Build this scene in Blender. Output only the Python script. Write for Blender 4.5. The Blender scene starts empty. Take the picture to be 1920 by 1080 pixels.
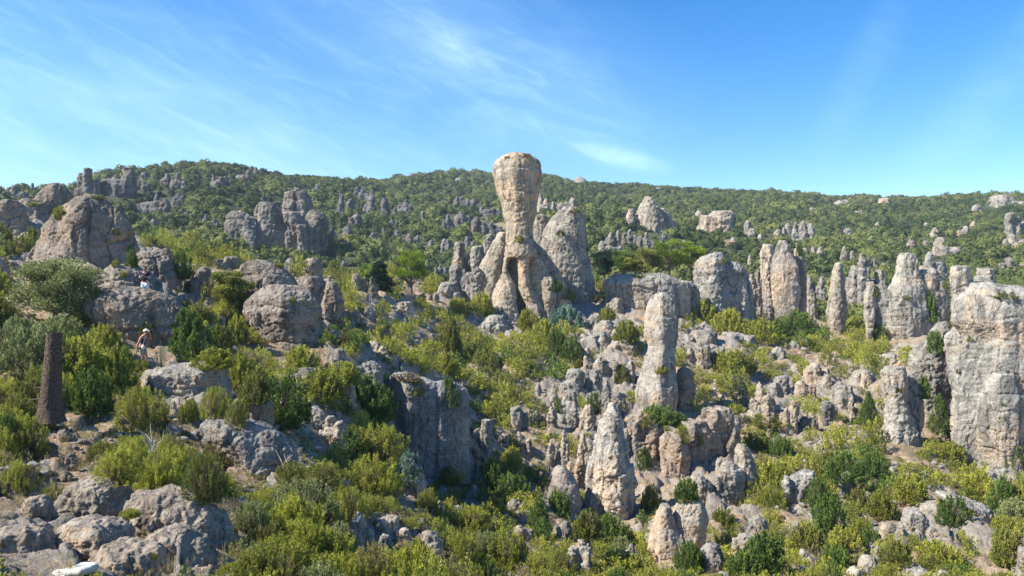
import bpy, math, random
import numpy as np
from mathutils import Vector
random.seed(7)
RS = np.random.RandomState(11)
scene = bpy.context.scene
COL = scene.collection
F = 1423.0                      # focal length in pixels of the 1920 px wide photograph
R = math.radians
SUN_AZ, SUN_EL = 72.0, 42.0     # degrees: to the left of the straight-behind direction, and up

# ------------------------------------------------------------------ noise
_p = np.random.RandomState(3).permutation(256)
PERM = np.concatenate([_p, _p, _p]).astype(np.int32)
_g = np.random.RandomState(4).normal(size=(256, 3))
GRAD = (_g / np.linalg.norm(_g, axis=1)[:, None]).astype(np.float32)
def perlin(P):
    P = np.asarray(P, dtype=np.float64)
    I = np.floor(P).astype(np.int64)
    f = (P - I).astype(np.float32)
    I = (I & 255).astype(np.int32)
    u = f * f * f * (f * (f * 6 - 15) + 10)
    out = np.zeros(len(P), dtype=np.float32)
    for dx in (0, 1):
        a = PERM[I[:, 0] + dx]
        wx = u[:, 0] if dx else 1 - u[:, 0]
        for dy in (0, 1):
            b = PERM[a + I[:, 1] + dy]
            wy = u[:, 1] if dy else 1 - u[:, 1]
            for dz in (0, 1):
                h = PERM[b + I[:, 2] + dz]
                wz = u[:, 2] if dz else 1 - u[:, 2]
                g = GRAD[h]
                d = g[:, 0] * (f[:, 0] - dx) + g[:, 1] * (f[:, 1] - dy) + g[:, 2] * (f[:, 2] - dz)
                out += d * wx * wy * wz
    return out * 1.5
def fbm(P, o=4, lac=2.03, gain=.5):
    a = 1.; s = 0; P = np.array(P, dtype=np.float64)
    for k in range(o):
        s = s + a * perlin(P + 17.3 * k); P = P * lac; a *= gain
    return s
def ridged(P, o=3, gain=.5):
    a = 1.; s = 0; P = np.array(P, dtype=np.float64)
    for k in range(o):
        s = s + a * (1 - 2 * np.abs(perlin(P + 9.1 * k))); P = P * 2.05; a *= gain
    return s
_r3 = np.random.RandomState(9); CELLJ = _r3.rand(256, 3); CELLV = _r3.normal(size=(256, 3)); CELLV /= np.linalg.norm(CELLV, axis=1)[:, None]
def facets(P):
    """tilted planar cells: the broken, angular faces of fractured limestone; returns offset and closeness to a joint"""
    P = np.asarray(P, dtype=np.float64); B0 = np.floor(P - .5).astype(np.int64)
    best = np.full(len(P), 9.); sec = np.full(len(P), 9.); val = np.zeros(len(P))
    for dx in (0, 1):
        for dy in (0, 1):
            for dz in (0, 1):
                I = B0 + [dx, dy, dz]; J = (I & 255).astype(np.int32)
                h = PERM[PERM[PERM[J[:, 0]] + J[:, 1]] + J[:, 2]]
                D = P - (I + .15 + .7 * CELLJ[h]); q = (D * D).sum(1); v = (D * CELLV[h]).sum(1) + (CELLJ[h, 0] - .5) * .5
                m = q < best; sec = np.where(m, best, np.minimum(sec, q)); val = np.where(m, v, val); best = np.where(m, q, best)
    return val, np.sqrt(sec) - np.sqrt(best)
def sm(a, b, x):
    t = np.clip((x - a) / (b - a), 0, 1); return t * t * (3 - 2 * t)

# ------------------------------------------------------------------ terrain
def pt(px, py, d): return ((px - 960) / F * d, d, -(py - 540) / F * d)
NEAR = [ # pixel x, pixel y, depth in metres
 (-400,1080,8),(0,1075,9.5),(200,1075,10),(400,1072,11.5),(560,1078,13.5),(700,1080,17.5),(900,1080,23),(1100,1080,29),(1300,1080,33),(1600,1080,33),(1900,1075,35),(2300,1080,36),
 (0,985,13),(150,955,14),(300,960,14),(450,985,16),(580,960,19),(700,985,23),(860,985,31),(1000,985,41),(1140,978,47),(1300,985,43),(1500,970,44),(1700,945,46),(1870,960,47),(2200,960,46),
 (0,880,18),(150,860,19.5),(330,880,19),(430,900,21),(560,880,25),(640,905,28),(760,935,33),(810,885,44),(880,880,46),(1000,880,50),(1140,870,55),(1300,870,57),(1500,860,58),(1680,850,58),(1850,880,58),(2200,860,56),
 (0,780,23),(95,775,24),(250,770,25.5),(400,780,26),(520,780,30),(640,760,36),(720,735,44),(800,712,50),(740,860,42),(690,860,34),(880,760,58),(960,770,62),(1100,760,65),(1230,765,68),(1400,750,73),(1600,740,76),(1760,720,76),(2200,720,74),
 (-100,690,28),(100,700,28),(270,692,33),(400,690,36),(520,690,41),(650,670,55),(800,660,68),(950,665,78),(1100,660,82),(1300,650,86),(1500,645,98),(1640,640,104),(1800,640,90),(2200,640,85),
 (-100,610,36),(60,590,39),(270,560,41.5),(420,575,47),(560,600,52),(650,590,65),(800,590,86),(960,600,95),(1080,588,98),(1180,582,100),(1350,588,108),(1550,615,120),
 (-100,500,52),(150,505,56),(330,500,60),(500,505,66),(650,545,80),(760,555,88),(900,540,108),(1100,545,112),(1300,545,120),
 (-100,430,80),(60,420,82),(250,480,80),(400,505,90),(600,530,105),(900,555,130),(1200,560,130),(1500,600,130),(1800,600,120),
 (-600,1000,5),(0,1700,2.5),(960,1900,2.2),(1900,1900,2.5),(2600,1300,10),(2600,760,60),(-800,800,12),(-600,600,30),(-600,480,60),
]
RC = [(-3.1, 1.5, -1.7), (-2.2, 3, -1.9), (2.2, 3, -2.2), (3.1, 8, -4), (-2.2, 20, -6), (2.2, 20, -9), (0, 1.5, -1.7), (1.6, 20, -11), (-1.6, 20, -5), (1.5, 90, -12), (-1.5, 90, 0), (3.1, 90, -15)]
KA, = (2.2,)
_pts = []
for px, py, d in NEAR:
    x, y, z = pt(px, py, d); r = math.hypot(x, y); _pts.append((math.atan2(x, y), math.log(r), z / r))
for a, r, z in RC: _pts.append((a, math.log(r), z / r))
_pts = np.array(_pts); _X = _pts[:, :2] * [KA, 1]
def _k(A, B):
    return np.sqrt(((A[:, None, :] - B[None, :, :]) ** 2).sum(2) + .01)
_n = len(_pts)
_M = np.zeros((_n + 3, _n + 3)); _M[:_n, :_n] = _k(_X, _X) - np.eye(_n) * .0
_M[:_n, _n:] = np.c_[np.ones(_n), _X]; _M[_n:, :_n] = _M[:_n, _n:].T
_w = np.linalg.solve(_M, np.r_[_pts[:, 2], 0, 0, 0])
def near_t(a, l):
    Q = np.c_[a * KA, l]; out = np.empty(len(Q))
    for s in range(0, len(Q), 20000):
        q = Q[s:s + 20000]; out[s:s + 20000] = _k(q, _X) @ _w[:_n] + np.c_[np.ones(len(q)), q] @ _w[_n:]
    return out
CREST = [(-900,380),(-200,360),(0,358),(70,355),(130,358),(165,335),(200,325),(250,320),(300,313),(370,307),(430,308),(480,317),(540,332),(600,336),(650,338),(720,342),(760,333),(850,323),(920,326),(1015,331),(1080,341),(1150,348),(1240,352),(1340,360),(1400,362),(1500,366),(1560,371),(1620,370),(1680,373),(1740,374),(1800,371),(1860,368),(1920,368),(2600,380)]
CRD = [(-900,300),(0,310),(400,350),(640,420),(760,540),(900,600),(1300,600),(1920,560),(2600,520)]
FOOT = [(-900,470),(0,480),(300,505),(700,520),(900,515),(1200,505),(1450,545),(1600,585),(1920,590),(2600,590)]
def hill(x, y):
    r = np.hypot(x, y); a = np.arctan2(x, y)
    ac = np.clip(a, -1.15, 1.15); px = 960 + F * np.tan(ac); ca = np.cos(ac)
    pc = np.interp(px, *zip(*CREST)); rc = np.interp(px, *zip(*CRD)) / ca ** .5; pf = np.interp(px, *zip(*FOOT))
    zc = -(pc - 540) / F * rc * ca; r0 = 165.; zf = -(pf - 540) / F * r0 * ca
    t = (r - r0) / (rc - r0)
    tt = np.clip(t, -.3, 1)
    z = zf + (zc - zf) * (tt * .8 + .2 * tt * tt)
    over = np.clip(r - rc, 0, None)
    z = z - over * .22 - np.where(over > 0, 1.5 * (1 - np.exp(-over / 20)), 0)
    P = np.c_[x, y, 0 * x]
    relief = ridged(P / 90., 3) * 4.0 + fbm(P / 28., 3) * 2.2
    damp = np.clip(1.02 - np.exp(-((r - rc) / 45.) ** 2), 0, 1) * sm(150, 230, r)
    z = z + (relief - 1.5) * damp
    side = sm(1.1, 1.6, np.abs(a))
    return z * (1 - side) + side * (-15)
def terr_raw(x, y):
    r = np.hypot(x, y); a = np.arctan2(x, y); l = np.log(np.maximum(r, 1.2))
    zn = near_t(a, np.minimum(l, math.log(140))) * np.minimum(r, 140)
    P = np.c_[x, y, 0 * x]
    k = sm(3, 12, r)
    det = fbm(P / 9. + 3.1, 3) * .55 + (ridged(P / 3.1 + 8, 4) - .4) * .26 + fbm(P / .8, 3) * .07
    f1, j1 = facets(np.c_[x, y, zn] / 2.6); f2, j2 = facets(np.c_[x, y, zn] / .8 + 5)
    det = det + f1 * .42 + f2 * .10 * sm(60, 20, r) - np.exp(-(j1 / .08) ** 2) * .10
    # small rock terraces
    q = det * 1.0 + fbm(P / 5.) * .5
    st = (np.floor(q * 2.5) + sm(.62, .95, q * 2.5 - np.floor(q * 2.5))) / 2.5 - q
    zn = zn + k * (det + st * .55)
    w = sm(118, 160, r)
    return zn * (1 - w) + hill(x, y) * w
az = np.concatenate([np.linspace(-math.pi, -.9, 34)[:-1], np.linspace(-.9, .9, 800), np.linspace(.9, math.pi, 34)[1:]])
lr = np.concatenate([np.linspace(math.log(1.3), math.log(8), 60)[:-1], np.linspace(math.log(8), math.log(160), 520)[:-1], np.linspace(math.log(160), math.log(700), 150)[:-1], np.linspace(math.log(700), math.log(1500), 10)])
NA, NR = len(az), len(lr)
A2, L2 = np.meshgrid(az, lr); R2 = np.exp(L2)
GX = (np.sin(A2) * R2).ravel(); GY = (np.cos(A2) * R2).ravel()
GZ = terr_raw(GX, GY)
GZ2 = GZ.reshape(NR, NA)
GZ2[:, 0] = GZ2[:, -1] = (GZ2[:, 0] + GZ2[:, -1]) / 2
GZ = GZ2.ravel()
def terr(x, y):
    x = np.atleast_1d(np.asarray(x, float)); y = np.atleast_1d(np.asarray(y, float))
    a = np.arctan2(x, y); l = np.log(np.clip(np.hypot(x, y), 1.31, 1490))
    i = np.clip(np.searchsorted(az, a) - 1, 0, NA - 2); j = np.clip(np.searchsorted(lr, l) - 1, 0, NR - 2)
    u = (a - az[i]) / (az[i + 1] - az[i]); v = (l - lr[j]) / (lr[j + 1] - lr[j])
    return GZ2[j, i] * (1 - u) * (1 - v) + GZ2[j, i + 1] * u * (1 - v) + GZ2[j + 1, i] * (1 - u) * v + GZ2[j + 1, i + 1] * u * v
_ds = np.exp(np.linspace(math.log(5), math.log(800), 2600))
def hit(px, py, dmin=5.):
    """depth (metres along y) at which the photograph's pixel meets the ground"""
    d = _ds[_ds >= dmin]
    x = (px - 960) / F * d; z = -(py - 540) / F * d
    g = terr(x, d)
    k = np.argmax(g > z)
    return float(d[k]) if (g > z).any() else 400.

# ------------------------------------------------------------------ object helpers
def tag(o, label=None, cat=None, group=None, kind=None):
    if label: o['label'] = label
    if cat: o['category'] = cat
    if group: o['group'] = group
    if kind: o['kind'] = kind
    return o
def link(name, me, mat=None, parent=None, loc=None):
    o = bpy.data.objects.new(name, me); COL.objects.link(o)
    if mat is not None and me is not None and not len(me.materials): me.materials.append(mat)
    if parent is not None: o.parent = parent
    if loc is not None: o.location = loc
    return o
def empty(name, loc): 
    o = bpy.data.objects.new(name, None); COL.objects.link(o); o.location = loc; o.empty_display_size = .2
    return o
def mesh_np(name, V, Fq, smooth=False, tint=None):
    """mesh from numpy arrays; Fq: (n,k) faces of one size"""
    V = np.ascontiguousarray(V, dtype=np.float32); Fq = np.ascontiguousarray(Fq, dtype=np.int32)
    me = bpy.data.meshes.new(name); n, k = Fq.shape
    me.vertices.add(len(V)); me.vertices.foreach_set('co', V.ravel())
    me.loops.add(n * k); me.loops.foreach_set('vertex_index', Fq.ravel())
    me.polygons.add(n); me.polygons.foreach_set('loop_start', np.arange(0, n * k, k, dtype=np.int32))
    if smooth: me.polygons.foreach_set('use_smooth', np.ones(n, dtype=bool))
    if tint is not None:
        at = me.attributes.new('tint', 'FLOAT', 'POINT'); at.data.foreach_set('value', np.ascontiguousarray(tint, dtype=np.float32))
    me.update(calc_edges=True)
    return me

# ------------------------------------------------------------------ materials
class NT:
    def __init__(s, name):
        s.m = bpy.data.materials.new(name); s.m.use_nodes = True; s.t = s.m.node_tree
        s.b = s.t.nodes['Principled BSDF']; s.b.inputs['Specular IOR Level'].default_value = .2
    def n(s, typ, **kw):
        nd = s.t.nodes.new(typ)
        for k, v in kw.items():
            if k in nd.inputs.keys(): 
                if isinstance(v, bpy.types.NodeSocket): s.t.links.new(v, nd.inputs[k])
                else: nd.inputs[k].default_value = v
            else: setattr(nd, k, v)
        return nd
    def l(s, a, b): s.t.links.new(a, b)
    def math(s, op, a, b=None, c=None, clamp=False):
        nd = s.t.nodes.new('ShaderNodeMath'); nd.operation = op; nd.use_clamp = clamp
        for i, v in enumerate((a, b, c)):
            if v is None: continue
            if isinstance(v, bpy.types.NodeSocket): s.l(v, nd.inputs[i])
            else: nd.inputs[i].default_value = v
        return nd.outputs[0]
    def mix(s, f, a, b, mode='MIX'):
        nd = s.t.nodes.new('ShaderNodeMix'); nd.data_type = 'RGBA'; nd.blend_type = mode
        for i, v in ((0, f), (6, a), (7, b)):
            if isinstance(v, bpy.types.NodeSocket): s.l(v, nd.inputs[i])
            else: nd.inputs[i].default_value = v if i == 0 else (*v, 1)
        return nd.outputs[2]
    def noise(s, vec, scale, detail=4, rough=.6, dist=0):
        nd = s.n('ShaderNodeTexNoise'); s.l(vec, nd.inputs['Vector'])
        nd.inputs['Scale'].default_value = scale; nd.inputs['Detail'].default_value = detail; nd.inputs['Roughness'].default_value = rough; nd.inputs['Distortion'].default_value = dist
        return nd.outputs['Fac']
    def ramp(s, f, a, b):
        nd = s.t.nodes.new('ShaderNodeMapRange'); nd.clamp = True; s.l(f, nd.inputs[0]); nd.inputs[1].default_value = a; nd.inputs[2].default_value = b
        nd.interpolation_type = 'SMOOTHSTEP'
        return nd.outputs[0]
    def scaled(s, vec, v):
        nd = s.t.nodes.new('ShaderNodeVectorMath'); nd.operation = 'MULTIPLY'; s.l(vec, nd.inputs[0]); nd.inputs[1].default_value = v; return nd.outputs[0]

def rock_material(name, k=1., bump=.6, warm=0.):
    """weathered dolomite: grey skins, warm bare patches, lichen, water streaks and fine joints; k scales the pattern with the size of the rock"""
    m = NT(name)
    geo = m.n('ShaderNodeNewGeometry'); pos = geo.outputs['Position']
    sep = m.n('ShaderNodeSeparateXYZ'); m.l(geo.outputs['Normal'], sep.inputs[0]); nz = sep.outputs['Z']
    n1 = m.noise(pos, .22 / k, 5, .55, .6); n2 = m.noise(pos, 1.1 / k, 6, .66, .5); n3 = m.noise(pos, 8. / k, 5, .75); n4 = m.noise(pos, .5 / k, 6, .62, .9)
    nv = m.noise(m.scaled(pos, (1.3 / k, 1.3 / k, .10 / k)), 1, 5, .62, .3)
    nh = m.noise(m.scaled(pos, (.25 / k, .25 / k, 2.2 / k)), 1, 5, .6, .5)
    base = m.mix(m.ramp(n2, .38, .62), (.375, .355, .315), (.255, .24, .215))
    base = m.mix(m.math('MULTIPLY', m.ramp(nh, .52, .66), .5), base, (.455, .425, .37))
    wf = m.math('ADD', m.math('MULTIPLY', nz, -.16), m.math('ADD', m.math('MULTIPLY', n1, .75), m.math('MULTIPLY', n4, .45)))
    base = m.mix(m.math('MULTIPLY', m.ramp(wf, .57 - warm, .70 - warm), .85), base, (.55, .425, .31))
    base = m.mix(m.math('MULTIPLY', m.math('MULTIPLY', m.ramp(n4, .50, .58), m.ramp(n3, .40, .54)), .7), base, (.15, .143, .133))
    base = m.mix(m.math('MULTIPLY', m.ramp(nv, .53, .63), .72), base, (.125, .12, .112))
    base = m.mix(m.math('MULTIPLY', m.ramp(n3, .52, .62), .6), base, (.14, .13, .12))
    vv = m.n('ShaderNodeVectorMath', operation='ADD'); nc = m.n('ShaderNodeTexNoise'); m.l(pos, nc.inputs['Vector']); nc.inputs['Scale'].default_value = 1.3 / k; nc.inputs['Detail'].default_value = 4
    m.l(m.scaled(pos, (.75 / k, .75 / k, .30 / k)), vv.inputs[0]); m.l(m.scaled(nc.outputs['Color'], (.55, .55, .55)), vv.inputs[1])
    vo = m.n('ShaderNodeTexVoronoi'); vo.feature = 'DISTANCE_TO_EDGE'; m.l(vv.outputs[0], vo.inputs['Vector']); vo.inputs['Scale'].default_value = 1.
    crack = m.math('SUBTRACT', 1., m.ramp(vo.outputs['Distance'], .0, .035))
    crack = m.math('MULTIPLY', crack, m.ramp(n2, .42, .58))
    base = m.mix(m.math('MULTIPLY', crack, .75), base, (.10, .095, .088))
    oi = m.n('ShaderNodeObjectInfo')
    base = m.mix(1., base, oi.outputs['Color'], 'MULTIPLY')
    m.l(base, m.b.inputs['Base Color']); m.b.inputs['Roughness'].default_value = .93
    h = m.math('ADD', m.math('MULTIPLY', n3, .55), m.math('MULTIPLY', m.noise(pos, 2.6 / k, 7, .74, .6), 1.0))
    h = m.math('ADD', h, m.math('MULTIPLY', nv, .6)); h = m.math('SUBTRACT', h, m.math('MULTIPLY', crack, .7))
    h = m.math('ADD', h, m.math('MULTIPLY', m.noise(pos, 22. / k, 3, .7), .15))
    bp = m.n('ShaderNodeBump'); bp.inputs['Strength'].default_value = bump; bp.inputs['Distance'].default_value = .2 * k
    m.l(h, bp.inputs['Height']); m.l(bp.outputs[0], m.b.inputs['Normal'])
    return m.m

def leaf_material(name, dark, mid, light, trans=.25, dry=(.22, .17, .10), dryamt=.12, jitter=.12):
    m = NT(name)
    at = m.n('ShaderNodeAttribute'); at.attribute_name = 'tint'
    oi = m.n('ShaderNodeObjectInfo')
    f = m.math('ADD', at.outputs['Fac'], m.math('MULTIPLY', m.math('SUBTRACT', oi.outputs['Random'], .5), jitter * 2))
    cr = m.t.nodes.new('ShaderNodeValToRGB'); m.l(f, cr.inputs[0])
    e = cr.color_ramp.elements
    e[0].position = .1; e[0].color = (*dark, 1); e[1].position = .9; e[1].color = (*light, 1)
    x = e.new(.5); x.color = (*mid, 1)
    geo = m.n('ShaderNodeNewGeometry')
    dn = m.ramp(m.noise(geo.outputs['Position'], 1.3, 3, .6), .66 - dryamt, .80 - dryamt)
    col = m.mix(m.math('MULTIPLY', dn, .7), cr.outputs[0], dry)
    m.l(col, m.b.inputs['Base Color']); m.b.inputs['Roughness'].default_value = .7; m.b.inputs['Specular IOR Level'].default_value = .15
    tr = m.n('ShaderNodeBsdfTranslucent'); m.l(col, tr.inputs['Color'])
    mx = m.n('ShaderNodeMixShader'); mx.inputs[0].default_value = trans
    m.l(m.b.outputs[0], mx.inputs[1]); m.l(tr.outputs[0], mx.inputs[2])
    m.l(mx.outputs[0], m.t.nodes['Material Output'].inputs[0])
    return m.m
def plain(name, col, rough=.8, var=.15, scale=20, spec=.2, bump=0.):
    m = NT(name); tc = m.n('ShaderNodeTexCoord')
    n = m.noise(tc.outputs['Object'], scale, 5, .65)
    c = m.mix(m.ramp(n, .3, .7), tuple(v * (1 - var) for v in col), tuple(min(1, v * (1 + var)) for v in col))
    m.l(c, m.b.inputs['Base Color']); m.b.inputs['Roughness'].default_value = rough; m.b.inputs['Specular IOR Level'].default_value = spec
    if bump:
        bp = m.n('ShaderNodeBump'); bp.inputs['Strength'].default_value = bump; bp.inputs['Distance'].default_value = .02
        m.l(n, bp.inputs['Height']); m.l(bp.outputs[0], m.b.inputs['Normal'])
    return m.m
M_ROCK = rock_material('dolomite', 1., .7)
M_ROCKN = rock_material('dolomite_close', .4, .6)
M_ROCKF = rock_material('dolomite_far', 3., .8); M_ROCKM = rock_material('dolomite_mid', 1.7, .75); M_WARM = rock_material('ochre_dolomite', 1., .7, .035); M_WARMM = rock_material('ochre_dolomite_mid', 1.6, .75, .035)
M_YG = leaf_material('foliage_yellow_green', (.12, .13, .03), (.28, .305, .045), (.48, .475, .085), trans=.38, dryamt=.13, jitter=.2)
M_OL = leaf_material('foliage_olive', (.095, .108, .028), (.20, .22, .045), (.34, .345, .08), trans=.38, dryamt=.13, jitter=.2)
M_JU = leaf_material('foliage_juniper', (.042, .078, .02), (.105, .165, .036), (.20, .27, .06), trans=.3, dryamt=.0)
M_GY = leaf_material('foliage_grey_green', (.11, .13, .05), (.22, .25, .095), (.36, .39, .165), trans=.3)
M_BL = leaf_material('foliage_blue_green', (.06, .12, .085), (.12, .21, .15), (.22, .33, .24), dryamt=0)
M_PINE = leaf_material('pine_needles_bright', (.07, .11, .012), (.17, .24, .02), (.33, .42, .04), dryamt=0)
M_FIR = leaf_material('needles_dark', (.012, .032, .016), (.026, .062, .030), (.055, .11, .045), dryamt=0)
M_DRY = leaf_material('dry_twigs', (.14, .10, .07), (.24, .18, .12), (.36, .29, .19), trans=.1, dryamt=0)
M_GRASS = leaf_material('dry_grass', (.20, .16, .07), (.34, .28, .12), (.48, .42, .22), trans=.2, dryamt=0)
M_HILL = leaf_material('hill_scrub_foliage', (.030, .046, .017), (.078, .104, .030), (.165, .18, .052), trans=.25, dryamt=-.02)
M_BARK = plain('grey_bark', (.16, .125, .095), .9, .35, 14, bump=.6)
M_STEM = plain('twig_bark', (.17, .135, .10), .9, .3, 30)

def ground_material():
    m = NT('stony_ground'); geo = m.n('ShaderNodeNewGeometry'); pos = geo.outputs['Position']
    sep = m.n('ShaderNodeSeparateXYZ'); m.l(geo.outputs['Normal'], sep.inputs[0]); nz = sep.outputs['Z']
    at = m.n('ShaderNodeAttribute'); at.attribute_name = 'tint'; rockf = at.outputs['Fac']
    n1 = m.noise(pos, .5, 5, .65, .3); n2 = m.noise(pos, 3., 6, .75, .3); n3 = m.noise(pos, 14., 5, .8)
    soil = m.mix(m.ramp(n1, .35, .65), (.36, .255, .165), (.21, .165, .09))
    soil = m.mix(m.math('MULTIPLY', m.ramp(n2, .52, .66), .7), soil, (.46, .39, .31))
    soil = m.mix(m.math('MULTIPLY', m.ramp(n3, .50, .60), .7), soil, (.15, .105, .07))
    soil = m.mix(m.math('MULTIPLY', m.ramp(m.noise(pos, 6., 4, .7), .54, .62), .7), soil, (.50, .42, .33))
    soil = m.mix(m.math('MULTIPLY', m.ramp(m.noise(pos, .16, 3, .5), .6, .68), .55), soil, (.40, .21, .13))
    rock = m.mix(m.ramp(n2, .42, .62), (.33, .29, .245), (.20, .18, .155))
    rock = m.mix(m.math('MULTIPLY', m.ramp(n3, .52, .7), .6), rock, (.13, .12, .105))
    f = m.ramp(m.math('ADD', m.math('ADD', rockf, m.math('MULTIPLY', m.math('SUBTRACT', .93, nz), 1.6)), m.math('MULTIPLY', m.math('SUBTRACT', n1, .5), 1.2)), .25, .6)
    c = m.mix(f, soil, rock)
    m.l(c, m.b.inputs['Base Color']); m.b.inputs['Roughness'].default_value = .95
    h = m.math('ADD', n2, m.math('MULTIPLY', n3, .4))
    bp = m.n('ShaderNodeBump'); bp.inputs['Strength'].default_value = .8; bp.inputs['Distance'].default_value = .2
    m.l(h, bp.inputs['Height']); m.l(bp.outputs[0], m.b.inputs['Normal'])
    return m.m
def hill_material():
    m = NT('hill_soil'); geo = m.n('ShaderNodeNewGeometry'); pos = geo.outputs['Position']
    n1 = m.noise(pos, .02, 4, .6, .3); n2 = m.noise(pos, .25, 6, .7, .3)
    c = m.mix(m.ramp(n2, .4, .65), (.04, .05, .022), (.075, .08, .038))
    c = m.mix(m.math('MULTIPLY', m.ramp(n1, .58, .68), .6), c, (.30, .22, .14))
    m.l(c, m.b.inputs['Base Color']); m.b.inputs['Roughness'].default_value = .95
    return m.m
# ground sheet, split along one ring into the near ground and the hillside
ii = (np.arange(NR - 1)[:, None] * NA + np.arange(NA - 1)[None, :])
QUAD = np.stack([ii, ii + NA, ii + NA + 1, ii + 1], -1)
JS = int(np.searchsorted(lr, math.log(150)))
GV = np.c_[GX, GY, GZ]
def rockiness():
    """where the ground is bare rock (1) or soil (0): a fact of the place, from where ledges crop out in the photo"""
    px = 960 + F * GX / np.maximum(GY, .5); py = 540 - F * GZ / np.maximum(GY, .5)
    v = np.full(len(GX), .02)
    for cx, cy, rx, ry, s in ((200,1000,280,90,.9),(350,720,130,50,.8),(1110,620,110,70,.8),(1330,620,110,45,.7),(1100,720,150,90,.6),(1500,740,160,70,.6),(1790,980,140,90,.6),(260,560,150,80,.8),(1240,860,200,100,.5),(560,850,120,80,.5),(120,430,260,110,.8),(870,520,90,70,.6)):
        v = np.maximum(v, s * np.exp(-(((px - cx) / rx) ** 2 + ((py - cy) / ry) ** 2)) * (GY > 1))
    return v
ROCKI = rockiness()
_px = 960 + F * GX / np.maximum(GY, .5); _py = 540 - F * GZ / np.maximum(GY, .5)
_rib = sm(-.05, .35, fbm(np.c_[GX / 7, GY / 7, 0 * GX], 3)) * sm(28, 40, GY) * sm(125, 100, GY) * (_px > 560)
ROCKI = np.maximum(ROCKI, _rib * .6)
_m = (ROCKI > .1) & (GY > 3) & (GY < 60)
_P = GV[_m]; _f, _j = facets(_P / .75 + 3); _f3, _j3 = facets(_P / .26 + 8)
GV[_m, 2] += sm(60, 40, GY[_m]) * ROCKI[_m] * (_f * .30 - np.exp(-(_j / .08) ** 2) * .09 + _f3 * .05 + fbm(_P / .5, 5, 2.1, .6) * .07)
_m = (ROCKI > .1) & (GY > 26) & (GY < 130)
_P = GV[_m]; _f, _j = facets(_P / 2.4 + 13); _f3, _j3 = facets(_P / .95 + 18); _w = ROCKI[_m] * sm(26, 40, GY[_m]); _q = fbm(_P / 3.1 + 4, 3); _k = _q * 3; _fr = _k - np.floor(_k)
GV[_m, 2] += _w * (_f * 1.15 - np.exp(-(_j / .07) ** 2) * .30 + _f3 * .34 + (np.floor(_k) + sm(.7, .95, _fr)) * .30 + fbm(_P / .7, 4, 2.1, .6) * .10)
GZ2[:, :] = GV[:, 2].reshape(NR, NA)
def sheet(name, j0, j1, mat):
    q = QUAD[j0:j1].reshape(-1, 4); vs = GV[j0 * NA:(j1 + 1) * NA]
    me = mesh_np(name, vs, q - j0 * NA, True, ROCKI[j0 * NA:(j1 + 1) * NA]); return link(name, me, mat)
tag(sheet('ground', 0, JS, ground_material()), kind='structure', label='stony sloping ground with bare soil between rocks')
tag(sheet('hillside', JS, NR - 1, hill_material()), kind='structure', label='distant hillside under dense green scrub')
# close the hole under the camera
_c = [(0, 0, float(GZ2[0].mean()))]
V0 = np.array(_c + [tuple(v) for v in GV[:NA]]); F0 = np.array([(0, i + 1, i + 2) for i in range(NA - 1)])
tag(link('rock_ground_underfoot', mesh_np('underfoot', V0, F0, True, np.ones(len(V0))), bpy.data.materials['stony_ground']), kind='structure', label='bare rock under the viewer')
SKY_SAT, SKY_VAL, SKY_STR, SUN_E, EXPO, CLOUD = 1.42, 1.0, .105, 5.0, 1.06, .66
HAZE = .00021
CLOUDCOL = (5.2, 7.2, 9.2, 1)
# ------------------------------------------------------------------ rocks
MASK = np.full((135, 240), 1e9)          # distance of the rock that covers each 8 px cell of the photo
def paint(rows, d):
    ys = [r[0] for r in rows]
    for y in range(max(0, int(min(ys) // 8)), min(134, int(max(ys) // 8)) + 1):
        yy = y * 8 + 4
        l = np.interp(yy, ys, [r[1] for r in rows]); r = np.interp(yy, ys, [r[2] for r in rows])
        a, b = int(max(0, math.ceil((l - 4) / 8))), int(min(239, (r - 4) // 8))
        if b >= a: MASK[y, a:b + 1] = np.minimum(MASK[y, a:b + 1], d)
def section(rng, n, K=7, rot=None):
    th = np.arange(n) / n * 2 * math.pi
    jt = .35 if rot is None else .06
    tk = (np.arange(K) + rng.uniform(-jt, jt, K)) / K * 2 * math.pi + (rot if rot is not None else rng.uniform(0, 6.28)); pk = rng.uniform(.78, 1.15, K) if rot is None else rng.uniform(.95, 1.05, K)
    c = np.cos(th[:, None] - tk[None, :]) / pk[None, :]
    r = 1 / (np.clip(c, 0.01, None) ** 14).sum(1) ** (1 / 14.)
    x, y = r * np.cos(th), r * np.sin(th)
    x = (x - x.min()) / (x.max() - x.min()) * 2 - 1; y = (y - y.min()) / (y.max() - y.min()) * 2 - 1
    return x, y
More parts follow.
